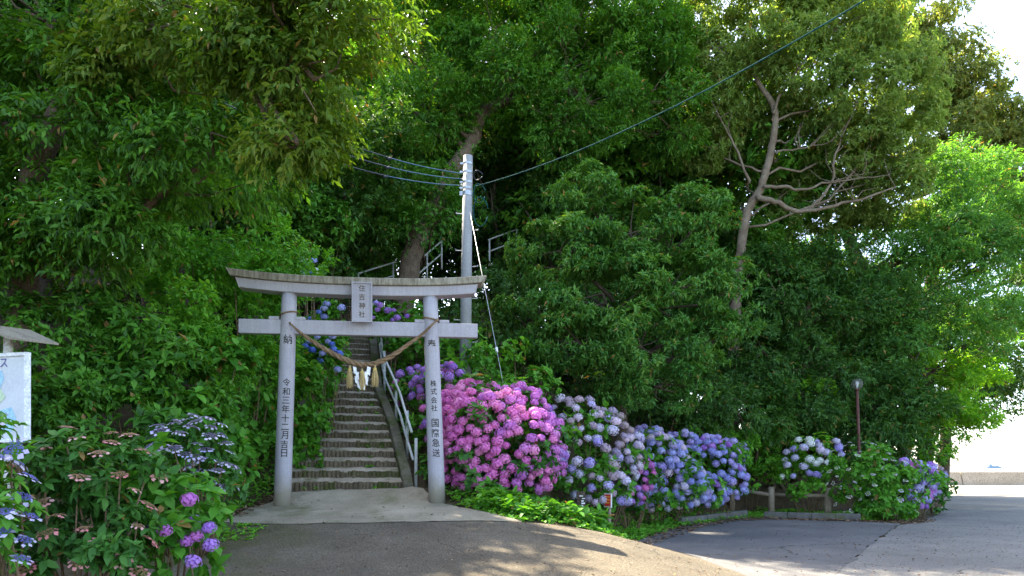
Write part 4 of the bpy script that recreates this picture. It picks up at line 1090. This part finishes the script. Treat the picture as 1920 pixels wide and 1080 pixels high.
LS_V = dict(L=0.085, W=0.05, m=6, lai=4.6, style='alt', droop=0.4, clump=0.34, up=0.6)
LS_S = dict(L=0.11, W=0.052, m=6, lai=4.6, style='whorl', droop=0.25, clump=0.33)
LS_H = dict(L=0.15, W=0.105, m=6, lai=3.9, style='whorl', droop=0.25, shape='h', clump=0.3, up=1.0)
shrub('vine_thicket', 'bright green climbing vine thicket hanging above the left end of the torii beam', px_lobes([(420,390,90,90,11.6),(500,460,80,65,12.2),(350,470,90,90,11),(560,520,50,45,12.8),(430,520,90,60,11.6)]), 'lf_vine', LS_V, cat='vine')
shrub('vine_thicket', 'vine and fern thicket behind the left torii pillar', px_lobes([(340,580,90,70,10.6),(420,610,75,70,12.0),(505,640,50,60,12.8),(470,560,60,40,12.8),(470,690,60,50,12.2),(400,670,70,60,11),(540,690,30,50,13)]), 'lf_vine', dict(LS_V, L=0.1), cat='vine')
shrub('evergreen_shrub', 'glossy evergreen shrub on the slope behind the notice board', px_lobes([(70,640,110,70,9.0),(180,630,100,80,9.2),(120,720,110,60,8.6),(60,780,90,60,8.2),(160,790,90,60,8.2)]), 'lf_shrub', LS_S)
shrub('evergreen_shrub', 'leafy dark shrub on the slope above the lacecap hydrangeas', px_lobes([(280,660,90,80,9.4),(350,720,90,70,9.6),(230,740,90,60,9.0),(260,800,80,60,8.6)]), 'lf_shrub', dict(LS_S, L=0.14, W=0.07))
shrub('hydrangea_leaves', 'flowerless broad leaved hydrangea just left of the torii pillar', px_lobes([(420,720,75,70,10.6),(432,790,55,75,11.3),(390,800,70,70,10.2),(420,855,60,40,10.4),(330,800,70,60,9.4),(350,860,60,40,9.2)]), 'lf_hyd', dict(LS_H, L=0.17, W=0.115))
shrub('hydrangea_leaves', 'flowerless hydrangea overgrowing the left edge of the lower steps', px_lobes([(562,750,38,70,13.0),(572,830,26,55,12.5),(510,720,60,60,12.6),(530,840,45,45,12.4),(590,715,24,50,14.4),(582,790,22,50,13.3),(562,855,20,30,12.5),(608,690,18,30,15.2),(598,660,25,40,14.9),(606,735,16,40,14.6),(596,790,14,40,13.6),(545,690,35,50,13.6)]), 'lf_hyd', dict(LS_H, L=0.13, W=0.085))
shrub('flowering_shrub', 'shaded shrub with pale blossom sprays high behind the torii beam', px_lobes([(560,400,60,60,17),(610,430,45,45,17),(520,360,60,60,16.5)]), 'lf_shrub', dict(LS_S, L=0.14, W=0.08, clump=0.5))
shrub('evergreen_shrub', 'leafy shrub on the bank right of the stairs above the purple hydrangeas', px_lobes([(748,618,45,38,16.4),(785,640,45,45,15.8),(825,620,40,45,15.6),(765,595,50,30,17)]), 'lf_hyd', LS_H)
shrub('evergreen_shrub', 'broad leaved bank plants between the utility pole and the laurel', px_lobes([(920,670,60,45,14.6),(980,710,50,40,14.4),(930,730,50,40,14),(1010,740,30,20,14.2)]), 'lf_hyd', dict(LS_H, L=0.13, W=0.09))
shrub('evergreen_shrub', 'bright leafy shrub at the foot of the shaded wood behind the log fence', px_lobes([(1390,850,60,40,21.5),(1440,870,40,35,21.8),(1350,830,50,40,21),(1420,830,40,30,22)]), 'lf_vine', dict(LS_S, clump=0.4))
shrub('evergreen_shrub', 'dark shrub under the wood between the blue and the round hydrangea', px_lobes([(1500,840,60,40,23),(1440,800,60,40,23),(1560,830,60,40,24),(1640,840,70,35,25)]), 'lf_dark', dict(LS_S, L=0.15, W=0.08, clump=0.5))
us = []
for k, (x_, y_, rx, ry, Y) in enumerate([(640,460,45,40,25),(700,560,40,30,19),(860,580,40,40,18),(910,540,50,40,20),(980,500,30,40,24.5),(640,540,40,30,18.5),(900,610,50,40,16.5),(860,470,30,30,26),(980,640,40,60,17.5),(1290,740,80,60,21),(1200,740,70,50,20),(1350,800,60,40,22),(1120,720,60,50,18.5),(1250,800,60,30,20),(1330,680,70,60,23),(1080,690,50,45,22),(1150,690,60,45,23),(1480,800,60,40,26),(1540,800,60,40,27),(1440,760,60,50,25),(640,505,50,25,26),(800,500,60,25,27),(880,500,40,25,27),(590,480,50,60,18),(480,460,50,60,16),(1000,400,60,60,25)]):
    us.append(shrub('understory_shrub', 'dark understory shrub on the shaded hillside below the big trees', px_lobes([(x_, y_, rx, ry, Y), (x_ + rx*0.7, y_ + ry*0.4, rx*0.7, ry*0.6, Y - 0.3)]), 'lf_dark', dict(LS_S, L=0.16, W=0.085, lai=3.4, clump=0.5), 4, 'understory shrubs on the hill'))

# ------------------------------------------------------------------ hydrangeas
def head_mesh(k, n=46):
    r_ = np.random.default_rng(100 + k)
    i = np.arange(n) + 0.5
    zz = 1 - i / n * 1.62; a = i * 2.39996
    d = np.column_stack([np.sqrt(np.maximum(0, 1 - zz*zz)) * np.cos(a), np.sqrt(np.maximum(0, 1 - zz*zz)) * np.sin(a), zz])
    d = nrm(d + r_.normal(0, 0.06, d.shape)); rad = r_.uniform(0.78, 1.08, n)
    parts = []
    ref = nrm(r_.normal(size=(n, 3))); S = nrm(np.cross(d, ref)); U = np.cross(S, d)
    a0 = r_.uniform(0, 6.28, n)
    v_all, f_all, r_all = [], [], []
    T, Fc = np.array([(0.0,0,0),(0.55,-0.5,0.12),(1,0,0.05),(0.55,0.5,0.12)]), np.array([(0,1,2,3)])
    for q in range(4):
        an = a0 + q * math.pi / 2
        D = np.cos(an)[:, None]*S + np.sin(an)[:, None]*U
        Sd = np.cross(d, D)
        sz = 0.27 * r_.uniform(0.8, 1.15, n)
        P = d * rad[:, None] * np.array([1, 1, 0.85])
        v = P[:, None] + D[:, None]*(T[None,:,0:1]*sz[:,None,None]) + Sd[:, None]*(T[None,:,1:2]*sz[:,None,None]*0.95) + d[:, None]*(T[None,:,2:3]*sz[:,None,None])
        v_all.append(v.reshape(-1, 3)); f_all.append((Fc[None] + (np.arange(n)*4)[:, None, None]).reshape(-1, 4)); r_all.append(r_.random(n))
    parts = list(zip(v_all, f_all, r_all))
    bm = bmesh.new(); bmesh.ops.create_icosphere(bm, subdivisions=1, radius=0.66)
    v = np.array([w.co[:] for w in bm.verts]) * [1,1,0.85]; f = np.array([[w.index for w in q.verts] for q in bm.faces]); bm.free()
    parts.append((v, f, np.full(len(f), 0.0)))  # core takes the darkest petal tone: painted shade in the gaps between florets
    return fast_mesh('flower_head', parts)
HEADS = [head_mesh(k) for k in range(4)]
_hm = {}
def head_of(k, mat):
    if (k, mat) not in _hm:
        me = HEADS[k].copy(); me.materials.append(M[mat]); _hm[(k, mat)] = me
    return _hm[(k, mat)]
def lace_mesh(k, n_st=9, droop=0.3):
    r_ = np.random.default_rng(300 + k); V, Fq, Rr = [], [], []
    mb_v, mb_f, mb_r = [], [], []
    off = 0
    for q in range(70):
        a = r_.uniform(0, 6.28); rr = math.sqrt(r_.uniform(0, 1)) * 0.72; s = 0.075
        c = np.array([math.cos(a)*rr, math.sin(a)*rr, 0.16*(1-rr*rr) + r_.normal(0, .025)])
        v = c + np.array([(s,0,0),(0,s,0),(-s,0,0),(0,-s,0),(0,0,s*1.1)])
        for f in ((0,1,4),(1,2,4),(2,3,4),(3,0,4)): mb_f.append([i + off for i in f])
        mb_v.append(v); mb_r += [r_.random()] * 4; off += 5
    nb = len(mb_f)
    for q in range(n_st):
        a = q * 6.283 / n_st + r_.normal(0, .18); rr = r_.uniform(0.78, 1.0)
        c = np.array([math.cos(a)*rr, math.sin(a)*rr, r_.normal(-0.02, .06)])
        nn_ = nrm(np.array([math.cos(a)*droop, math.sin(a)*droop, 1.0])); t1 = nrm(np.cross(nn_, [0.3,0.9,0.1])); t2 = np.cross(nn_, t1)
        a1 = r_.uniform(0, 6.28); rv = r_.random()
        for w in range(4):
            D = math.cos(a1 + w*1.571)*t1 + math.sin(a1 + w*1.571)*t2; S = np.cross(nn_, D); sz = r_.uniform(0.2, 0.29)
            v = np.array([c, c + D*sz*.55 - S*sz*.5 + nn_*sz*.05, c + D*sz, c + D*sz*.55 + S*sz*.5 + nn_*sz*.05])
            mb_f += [[off, off+1, off+2], [off, off+2, off+3]]; mb_v.append(v); mb_r += [rv]*2; off += 4
    me = fast_mesh('flower_cluster', [(np.concatenate(mb_v), np.array(mb_f), np.array(mb_r))])
    mi = np.array([0]*nb + [1]*(len(mb_f)-nb), np.int32); me.polygons.foreach_set('material_index', mi)
    return me
LACES = [lace_mesh(k, 8 + k % 3, 0.2 + 0.5*(k % 2)) for k in range(4)]
_lm = {}
def lace_of(k, mats):
    if (k, mats) not in _lm:
        me = LACES[k].copy()
        for m_ in mats: me.materials.append(M[m_])
        _lm[(k, mats)] = me
    return _lm[(k, mats)]

def surf(lobes, n, mind, front=0.1, zmin=-0.75, tries=60):
    """points spread over the visible outside of a union of ellipsoids, with normals"""
    cs = np.array([l[0] for l in lobes]); rs = np.array([l[1] for l in lobes])
    w = (rs[:, 0] * rs[:, 2]); w = w / w.sum(); P, N = [], []
    cand = n * tries
    li = rng.choice(len(lobes), cand, p=w)
    d = nrm(rng.normal(size=(cand, 3))); 
    p = cs[li] + d * rs[li]; nn_ = nrm(d / rs[li])
    ok = (nn_[:, 1] < front) & (d[:, 2] > zmin) & (p[:, 2] > terrain(p[:, 0], p[:, 1]) + 0.12)
    for j in range(len(lobes)):
        q = (((p - cs[j]) / rs[j]) ** 2).sum(1); ok &= (q > 0.93) | (li == j)
    for a, b in zip(p[ok], nn_[ok]):
        if len(P) and np.min(np.sum((np.array(P) - a) ** 2, 1)) < mind ** 2: continue
        P.append(a); N.append(b)
        if len(P) >= n: break
    return np.array(P), np.array(N)

def heads_on(o, pts, nrms, size, pick, mesh_fn, name='flower_head', tilt=0.5, squash=1.0):
    off = Vector(o.location)
    for p, n in zip(pts, nrms):
        k = int(rng.integers(0, 4))
        h = bpy.data.objects.new(name, mesh_fn(k, pick(p))); C.objects.link(h); h.parent = o
        d = Vector(n) * tilt + Vector((0, 0, 1 - tilt)) + Vector(rng.normal(0, .12, 3))
        h.rotation_mode = 'QUATERNION'
        h.rotation_quaternion = d.to_track_quat('Z', 'Y') @ Matrix.Rotation(rng.uniform(0, 6.28), 3, 'Z').to_quaternion()
        s = size * rng.uniform(0.72, 1.18)
        h.scale = (s * rng.uniform(.92,1.08), s, s * squash); h.location = Vector(p) - off

def hydrangea(label, lobes, leafmat, nheads, mind, size, pick, leaf=None, group=None, front=0.1, zmin=-0.75, stems=14, heads=True, out_=0.03):
    o = shrub('hydrangea_bush', label, [(c, r * 0.97) for c, r in lobes], leafmat, leaf or LS_H, stems, group, 'hydrangea')
    if nheads:
        P, N = surf(lobes, nheads, mind, front, zmin)
        if len(P): heads_on(o, P + N * (out_ - np.abs(rng.normal(0, 0.07, (len(P), 1)))), N, size, pick, head_of)
    return o

def weighted(*opts):
    names = [a for a, b in opts]; w = np.array([b for a, b in opts], float); w /= w.sum()
    return lambda p: names[int(rng.choice(len(names), p=w))]
def pink_pick(p):
    x = 960 + p[0] / p[1] * F; y = HOR - (p[2] - EYE) / p[1] * F
    v = (x - 985) / 90 + (790 - y) / 200
    t = v + rng.normal(0, 0.45)
    return 'p_violet' if t > 0.75 else ('p_magenta' if t > -0.15 else 'p_pink')
LS_P = dict(LS_H, L=0.14, W=0.095, lai=4.2)
hydrangea('huge pink and magenta hydrangea bush beside the right torii pillar', px_lobes([(900,830,80,95,12.2),(960,850,90,90,12.2),(890,770,75,50,12.7),(965,785,70,60,12.7),(1010,840,50,80,12.6),(925,890,75,50,11.9),(850,880,35,55,12.2)]), 'lf_hyd_dark', 215, 0.14, 0.1, pink_pick, LS_P)
hydrangea('purple hydrangea crowding the handrail behind the right torii pillar', px_lobes([(778,728,40,42,15.0),(815,735,40,50,14.1),(850,710,35,30,13.6),(812,800,24,45,13.3)]), 'lf_hyd', 62, 0.14, 0.092, weighted(('p_violet', 6), ('p_magenta', 4), ('p_pink', 1)), LS_P)
hydrangea('pale fading pink and white hydrangea between the pink and the blue bushes', px_lobes([(1075,800,60,55,14.4),(1125,820,50,60,14.6),(1160,850,45,60,15),(1090,870,60,60,14.2),(1130,910,55,45,14)]), 'lf_hyd', 105, 0.16, 0.105, weighted(('p_pale', 6), ('p_faded', 4), ('p_lilac', 1.5)), LS_H)
hydrangea('small deep pink hydrangea at the foot of the blue bushes', px_lobes([(1185,890,40,40,15.4),(1175,925,35,30,15.2)]), 'lf_hyd_dark', 38, 0.13, 0.088, weighted(('p_magenta', 5), ('p_pink', 4), ('p_violet', 1)), LS_P)
hydrangea('sky blue hydrangea bush trailing its heads to the kerb', px_lobes([(1235,870,55,60,17),(1270,910,60,50,16.8),(1240,930,45,35,16.6),(1215,835,45,35,17.4)]), 'lf_hyd', 125, 0.14, 0.104, weighted(('p_blue', 6), ('p_lilac', 3), ('p_pale', 2)), LS_H)
hydrangea('violet blue hydrangea bush at the end of the bed above the kerb', px_lobes([(1330,870,55,50,18.4),(1355,900,45,45,18.6),(1310,920,50,35,18),(1280,845,50,35,18.6),(1370,860,30,35,19)]), 'lf_hyd', 135, 0.145, 0.107, weighted(('p_lilac', 5), ('p_blue', 5), ('p_violet', 1)), LS_H)
hydrangea('leafy hydrangea bank at the left edge of the upper steps, below the tie beam', px_lobes([(585,640,50,50,14.2),(615,660,30,40,14.2),(560,690,45,50,13.6)]), 'lf_hyd', 4, 0.2, 0.09, weighted(('p_deepblue', 5), ('p_lilac', 2)), LS_H, stems=3)
hydrangea('small hydrangea with a few pale blue heads just above the left beam end', px_lobes([(585,510,28,25,14)]), 'lf_vine', 5, 0.15, 0.075, weighted(('p_blue', 2), ('p_white', 1)), dict(LS_H, L=0.12, W=0.08))
for lab, pts_, Y, mats in (('blue hydrangea with heavy heads leaning over the left edge of the steps', [(595,632),(624,630),(573,649),(585,656),(602,650),(622,645),(604,663),(625,655),(636,663),(633,693),(580,640),(588,805),(615,640)], 13.4, (('p_deepblue', 1), ('p_blue', 2))),
                          ('blue hydrangea standing behind the torii tie beam, left of the plaque', [(608,578),(613,570),(640,577),(608,594),(598,585),(583,512),(594,518)], 14.4, (('p_deepblue', 1), ('p_blue', 1))),
                          ('violet hydrangea standing right of the plaque behind the tie beam', [(705,568),(708,581),(727,582),(738,582),(700,596),(763,593),(736,600),(712,572),(745,596)], 15.5, (('p_violet', 3), ('p_lilac', 1)))):
    ls_ = px_lobes([(x_, y_ + 12, 20, 16, Y + 0.25) for x_, y_ in pts_])
    o = shrub('hydrangea_bush', lab, ls_, 'lf_hyd', dict(LS_H, L=0.12, W=0.08, clump=0.16), 2, None, 'hydrangea')
    heads_on(o, np.array([W(x_, y_, Y) for x_, y_ in pts_]), np.tile([[0.0, -0.7, 0.5]], (len(pts_), 1)), 0.078, weighted(*mats), head_of)
# far round bush
far = hydrangea('tall round bush with lilac and white heads above the log fence', px_lobes([(1515,865,45,45,20.6),(1500,900,35,40,20.4),(1545,850,35,30,20.6)]), 'lf_vine', 26, 0.2, 0.115, weighted(('p_lilac', 4), ('p_pale', 4), ('p_white', 2)), dict(LS_H, L=0.14, W=0.085), zmin=-0.1)
lacebush = shrub('hydrangea_bush', 'rounded green lacecap bush with cream buds at the road corner', px_lobes([(1610,885,65,55,19.3),(1650,900,60,55,19),(1680,925,45,50,18.8),(1605,930,40,40,19.3),(1660,950,55,30,18.7)]), 'lf_hyd', dict(LS_H, L=0.15, W=0.08), 14, None, 'hydrangea')
P, N = surf(px_lobes([(1610,885,66,56,19.3),(1650,900,61,56,19),(1680,925,46,51,18.8),(1605,930,40,41,19.3)]), 70, 0.2)
heads_on(lacebush, P + N*0.02, N, 0.068, lambda p: ('bud_cream', 'p_white') if rng.random() < .5 else ('bud_cream', 'p_lace'), lace_of, 'flower_cluster', 0.5)
hydrangea('purple and blue hydrangea spilling towards the road at the corner', px_lobes([(1720,905,30,40,19.4),(1740,905,25,35,20.4),(1710,930,28,28,19),(1700,890,25,30,19.2)]), 'lf_hyd', 62, 0.15, 0.115, weighted(('p_violet', 3), ('p_lilac', 5), ('p_blue', 3), ('p_magenta', 1)), LS_H)
hydrangea('small purple hydrangea at the very end of the roadside bushes', px_lobes([(1757,900,18,32,22),(1745,925,20,25,21)]), 'lf_hyd_dark', 16, 0.18, 0.105, weighted(('p_lilac', 3), ('p_faded', 4)), LS_H)

# near left lacecaps
def lacecap(label, lobes, leafmat, n, mind, size, mats, leaf, zmin=-0.4, stems=16, tilt=0.35):
    o = shrub('hydrangea_bush', label, lobes, leafmat, leaf, stems, None, 'hydrangea')
    P, N = surf(lobes, n, mind, 0.2, zmin)
    heads_on(o, P + N * 0.04, N, size, mats, lace_of, 'flower_cluster', tilt)
    return o
LS_N = dict(L=0.1, W=0.052, m=7, lai=5.2, style='whorl', droop=0.35, shape='o', clump=0.2, up=1.0)
lacecap('coral pink lacecap hydrangea with brown stems between the blue lacecap and the purple headed bush', px_lobes([(150,880,90,70,5.6),(220,900,70,80,5.7),(80,930,80,80,5.5),(180,960,90,70,5.5),(110,1030,110,70,5.4),(220,1030,60,60,5.5)]), 'lf_hyd_dark', 42, 0.13, 0.073, lambda p: ('bud_tan', 'p_salmon'), LS_N, -0.7, 34)
lacecap('blue and white lacecap hydrangea in front of the notice board', px_lobes([(0,900,45,60,4.9),(10,1000,45,60,4.8),(-60,850,70,80,5),(15,830,35,30,5)]), 'lf_hyd', 32, 0.12, 0.095, lambda p: ('bud_blue', 'p_lace'), LS_N, -0.7)
lacecap('greyish violet lacecap hydrangea beside the edge of the concrete apron', px_lobes([(370,830,50,45,7.8),(400,870,35,45,7.8),(330,830,40,35,7.6),(410,900,25,35,7.7)]), 'lf_hyd_dark', 44, 0.1, 0.08, lambda p: ('bud_mauve', 'p_lace_mauve') if rng.random() < 0.6 else ('bud_mauve', 'p_lace'), dict(LS_N, L=0.11), -0.6)
g_l = px_lobes([(320,890,60,60,6.2),(360,940,55,60,6.2),(300,980,65,70,6.0),(350,1020,50,50,6.0),(270,930,50,60,6.1),(290,1060,70,50,5.9)])
gm = hydrangea('leafy green hydrangea with a few round purple heads at the driveway edge', g_l, 'lf_hyd', 0, 0.1, 0.07, None, dict(LS_N, L=0.135, W=0.085, lai=6.5))
PH = np.array([W(x_, y_, Y) for x_, y_, Y in ((355,937,5.85),(267,987,5.7),(392,990,5.9),(395,1022,5.85),(362,1053,5.75),(308,995,5.7),(368,1005,5.9),(350,1015,5.85),(365,975,6.0))])
heads_on(gm, PH, np.tile(np.array([[0.2,-0.6,0.5]]), (9, 1)), 0.062, weighted(('p_violet', 3), ('p_magenta', 3)), head_of)

# ------------------------------------------------------------------ ground cover, litter
def scatter_leaves(name, label, n, region, L, Wd, mat, h=(0.03, 0.2), up=1.2, shape='h', m=4, cat='ground cover', flat=False):
    pts = []
    lo, hi = np.min(region, 0), np.max(region, 0)
    while sum(len(p) for p in pts) < n:
        q = rng.uniform(lo, hi, (n * 2, 2)); q = q[poly_sd(np.array(region, float), q[:, 0], q[:, 1]) > 0]; pts.append(q)
    q = np.concatenate(pts)[:n]; z = terrain(q[:, 0], q[:, 1])
    nz = 0.5 + 0.5 * np.sin(q[:, 0] * 2.1 + 1.3 * np.sin(q[:, 1] * 1.7)) * np.cos(q[:, 1] * 1.9)
    hh = rng.uniform(h[0], h[1], n) * (0.5 + nz)
    P = np.column_stack([q, z + hh])
    if flat:
        a = rng.uniform(0, 6.28, n); D = np.column_stack([np.cos(a), np.sin(a), rng.normal(0, .25, n)]); N = np.column_stack([rng.normal(0, .25, n), rng.normal(0, .25, n), np.ones(n)])
        part = leaf_arrays(P, D, N, L * rng.uniform(.6, 1.3, n), Wd * rng.uniform(.6, 1.3, n), shape)
    else:
        D = np.column_stack([rng.normal(0, .35, n), rng.normal(-0.15, .35, n), np.ones(n)])
        part = sprigs(P, D, m, L, Wd, 'whorl', 0.2, shape, up)
    return tag(link(name, fast_mesh(name, [part]), M[mat]), label, cat, None, 'stuff')
bed = [(-0.6,10.5),(0.1,9.75),(1.1,10.25),(1.85,11.1),(2.25,12.9),(3.1,14.6),(4.1,16.4),(5.0,17.4),(6.7,19.2),(7.4,19.4),(9.4,18.4),(10.2,18.6),(11,21),(8,22),(4.5,19),(1.5,14.5),(-0.9,12.9),(-1.2,11.6)]
scatter_leaves('ground_cover', 'bright green low leafy ground cover along the hydrangea bed', 6500, bed, 0.055, 0.042, 'lf_ground', (0.02, 0.10))
scatter_leaves('ground_cover', 'broad leaved weeds on the bank below the pink hydrangea', 900, [(-0.6,10.6),(0.2,10.0),(1.1,10.6),(1.6,11.6),(1.9,12.6),(0.9,12.6),(-0.4,11.9)], 0.13, 0.08, 'lf_hyd', (0.08, 0.3))
scatter_leaves('ground_cover', 'low creeping plants along the left bank of the stairs', 3200, [(-4.9,8.6),(-4.15,9.0),(-4.2,10.6),(-3.95,12.1),(-4.6,15.5),(-6.3,15),(-6,10)], 0.055, 0.045, 'lf_ground', (0.02, 0.14))
scatter_leaves('ground_cover', 'leafy creepers on the bank right of the stair wall', 2500, [(-1.6,12.4),(-0.4,12.7),(1.5,14.6),(1,18),(-2.6,19),(-3.0,16)], 0.10, 0.08, 'lf_hyd', (0.03, 0.25))
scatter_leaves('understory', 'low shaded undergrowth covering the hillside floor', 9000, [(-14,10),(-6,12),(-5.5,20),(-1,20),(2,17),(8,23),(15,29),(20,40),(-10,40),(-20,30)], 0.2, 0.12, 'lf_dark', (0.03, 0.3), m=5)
scatter_leaves('leaf_litter', 'fallen brown leaves gathered along kerbs and below the hedge', 1500, [(1.95,11.2),(2.3,11.4),(2.7,12.9),(3.5,14.3),(4.5,16.2),(6.0,18.0),(6.95,18.6),(9.6,17.6),(10.4,17.4),(11.5,18.4),(9.5,18.3),(7.0,19.4),(6.7,19.3),(4.1,16.6),(3.0,14.8)], 0.085, 0.05, 'lf_litter', (0.012, 0.05), flat=True, cat='leaf litter')
scatter_leaves('leaf_litter', 'scattered dry leaves beside the left edge of the steps', 500, [(-4.15,9.2),(-3.85,9.6),(-3.95,11.2),(-3.75,12.2),(-4.2,14.5),(-4.5,14.5),(-4.2,11.5)], 0.07, 0.04, 'lf_litter', (0.02, 0.05), flat=True, cat='leaf litter')
scatter_leaves('leaf_litter', 'few small dry leaves lying on apron and driveway', 260, [(-4,6),(-4,9.4),(-3.6,12),(-2,12),(-1,11),(0.5,9.8),(2.6,9.4),(5,12),(8,16),(10,16),(6,8),(3,6)], 0.05, 0.025, 'lf_litter', (0.036, 0.042), flat=True, cat='leaf litter')
scatter_leaves('leaf_litter', 'tiny pale leaf scraps and grit strewn over the driveway', 1500, [(-4,5.5),(-3.9,9.3),(-2,9.4),(0,9.5),(1.7,10.9),(2.6,9.5),(3,6)], 0.028, 0.016, 'lf_litter', (0.028, 0.034), flat=True, cat='leaf litter')
scatter_leaves('leaf_litter', 'tiny dry leaf scraps strewn over the parking area and road', 1500, [(2.4,8.5),(2.2,12.5),(5,17),(9,17.8),(14,21),(16,18),(9,9),(5,7)], 0.035, 0.02, 'lf_litter', (0.02, 0.03), flat=True, cat='leaf litter')
scatter_leaves('weeds', 'small weeds sprouting on the mossy driveway edge', 120, [(-3.9,8.2),(-3.2,8.4),(-3.3,9.2),(-3.9,9.2)], 0.05, 0.035, 'lf_ground', (0.03, 0.06), cat='weeds')
# weeds growing in the step joints
wp = []
for k in range(46):
    i = int(rng.integers(0, 14)); wl, wr = half_w(i); q = rng.choice([-1, 1]) * rng.uniform(0.4, 1.0) * wr
    wp.append(SP(i * ST_PITCH + 0.0, q, Z0 + i * ST_RISE + 0.01))
wp = np.array(wp)
part = sprigs(wp, np.tile([[0, -0.3, 1.0]], (len(wp), 1)), 7, 0.055, 0.035, 'whorl', 0.2, 'h', 1.2)
tag(link('weeds', fast_mesh('weeds', [part]), M['lf_ground']), 'small green weeds growing at the foot of the risers', 'weeds', None, 'stuff')
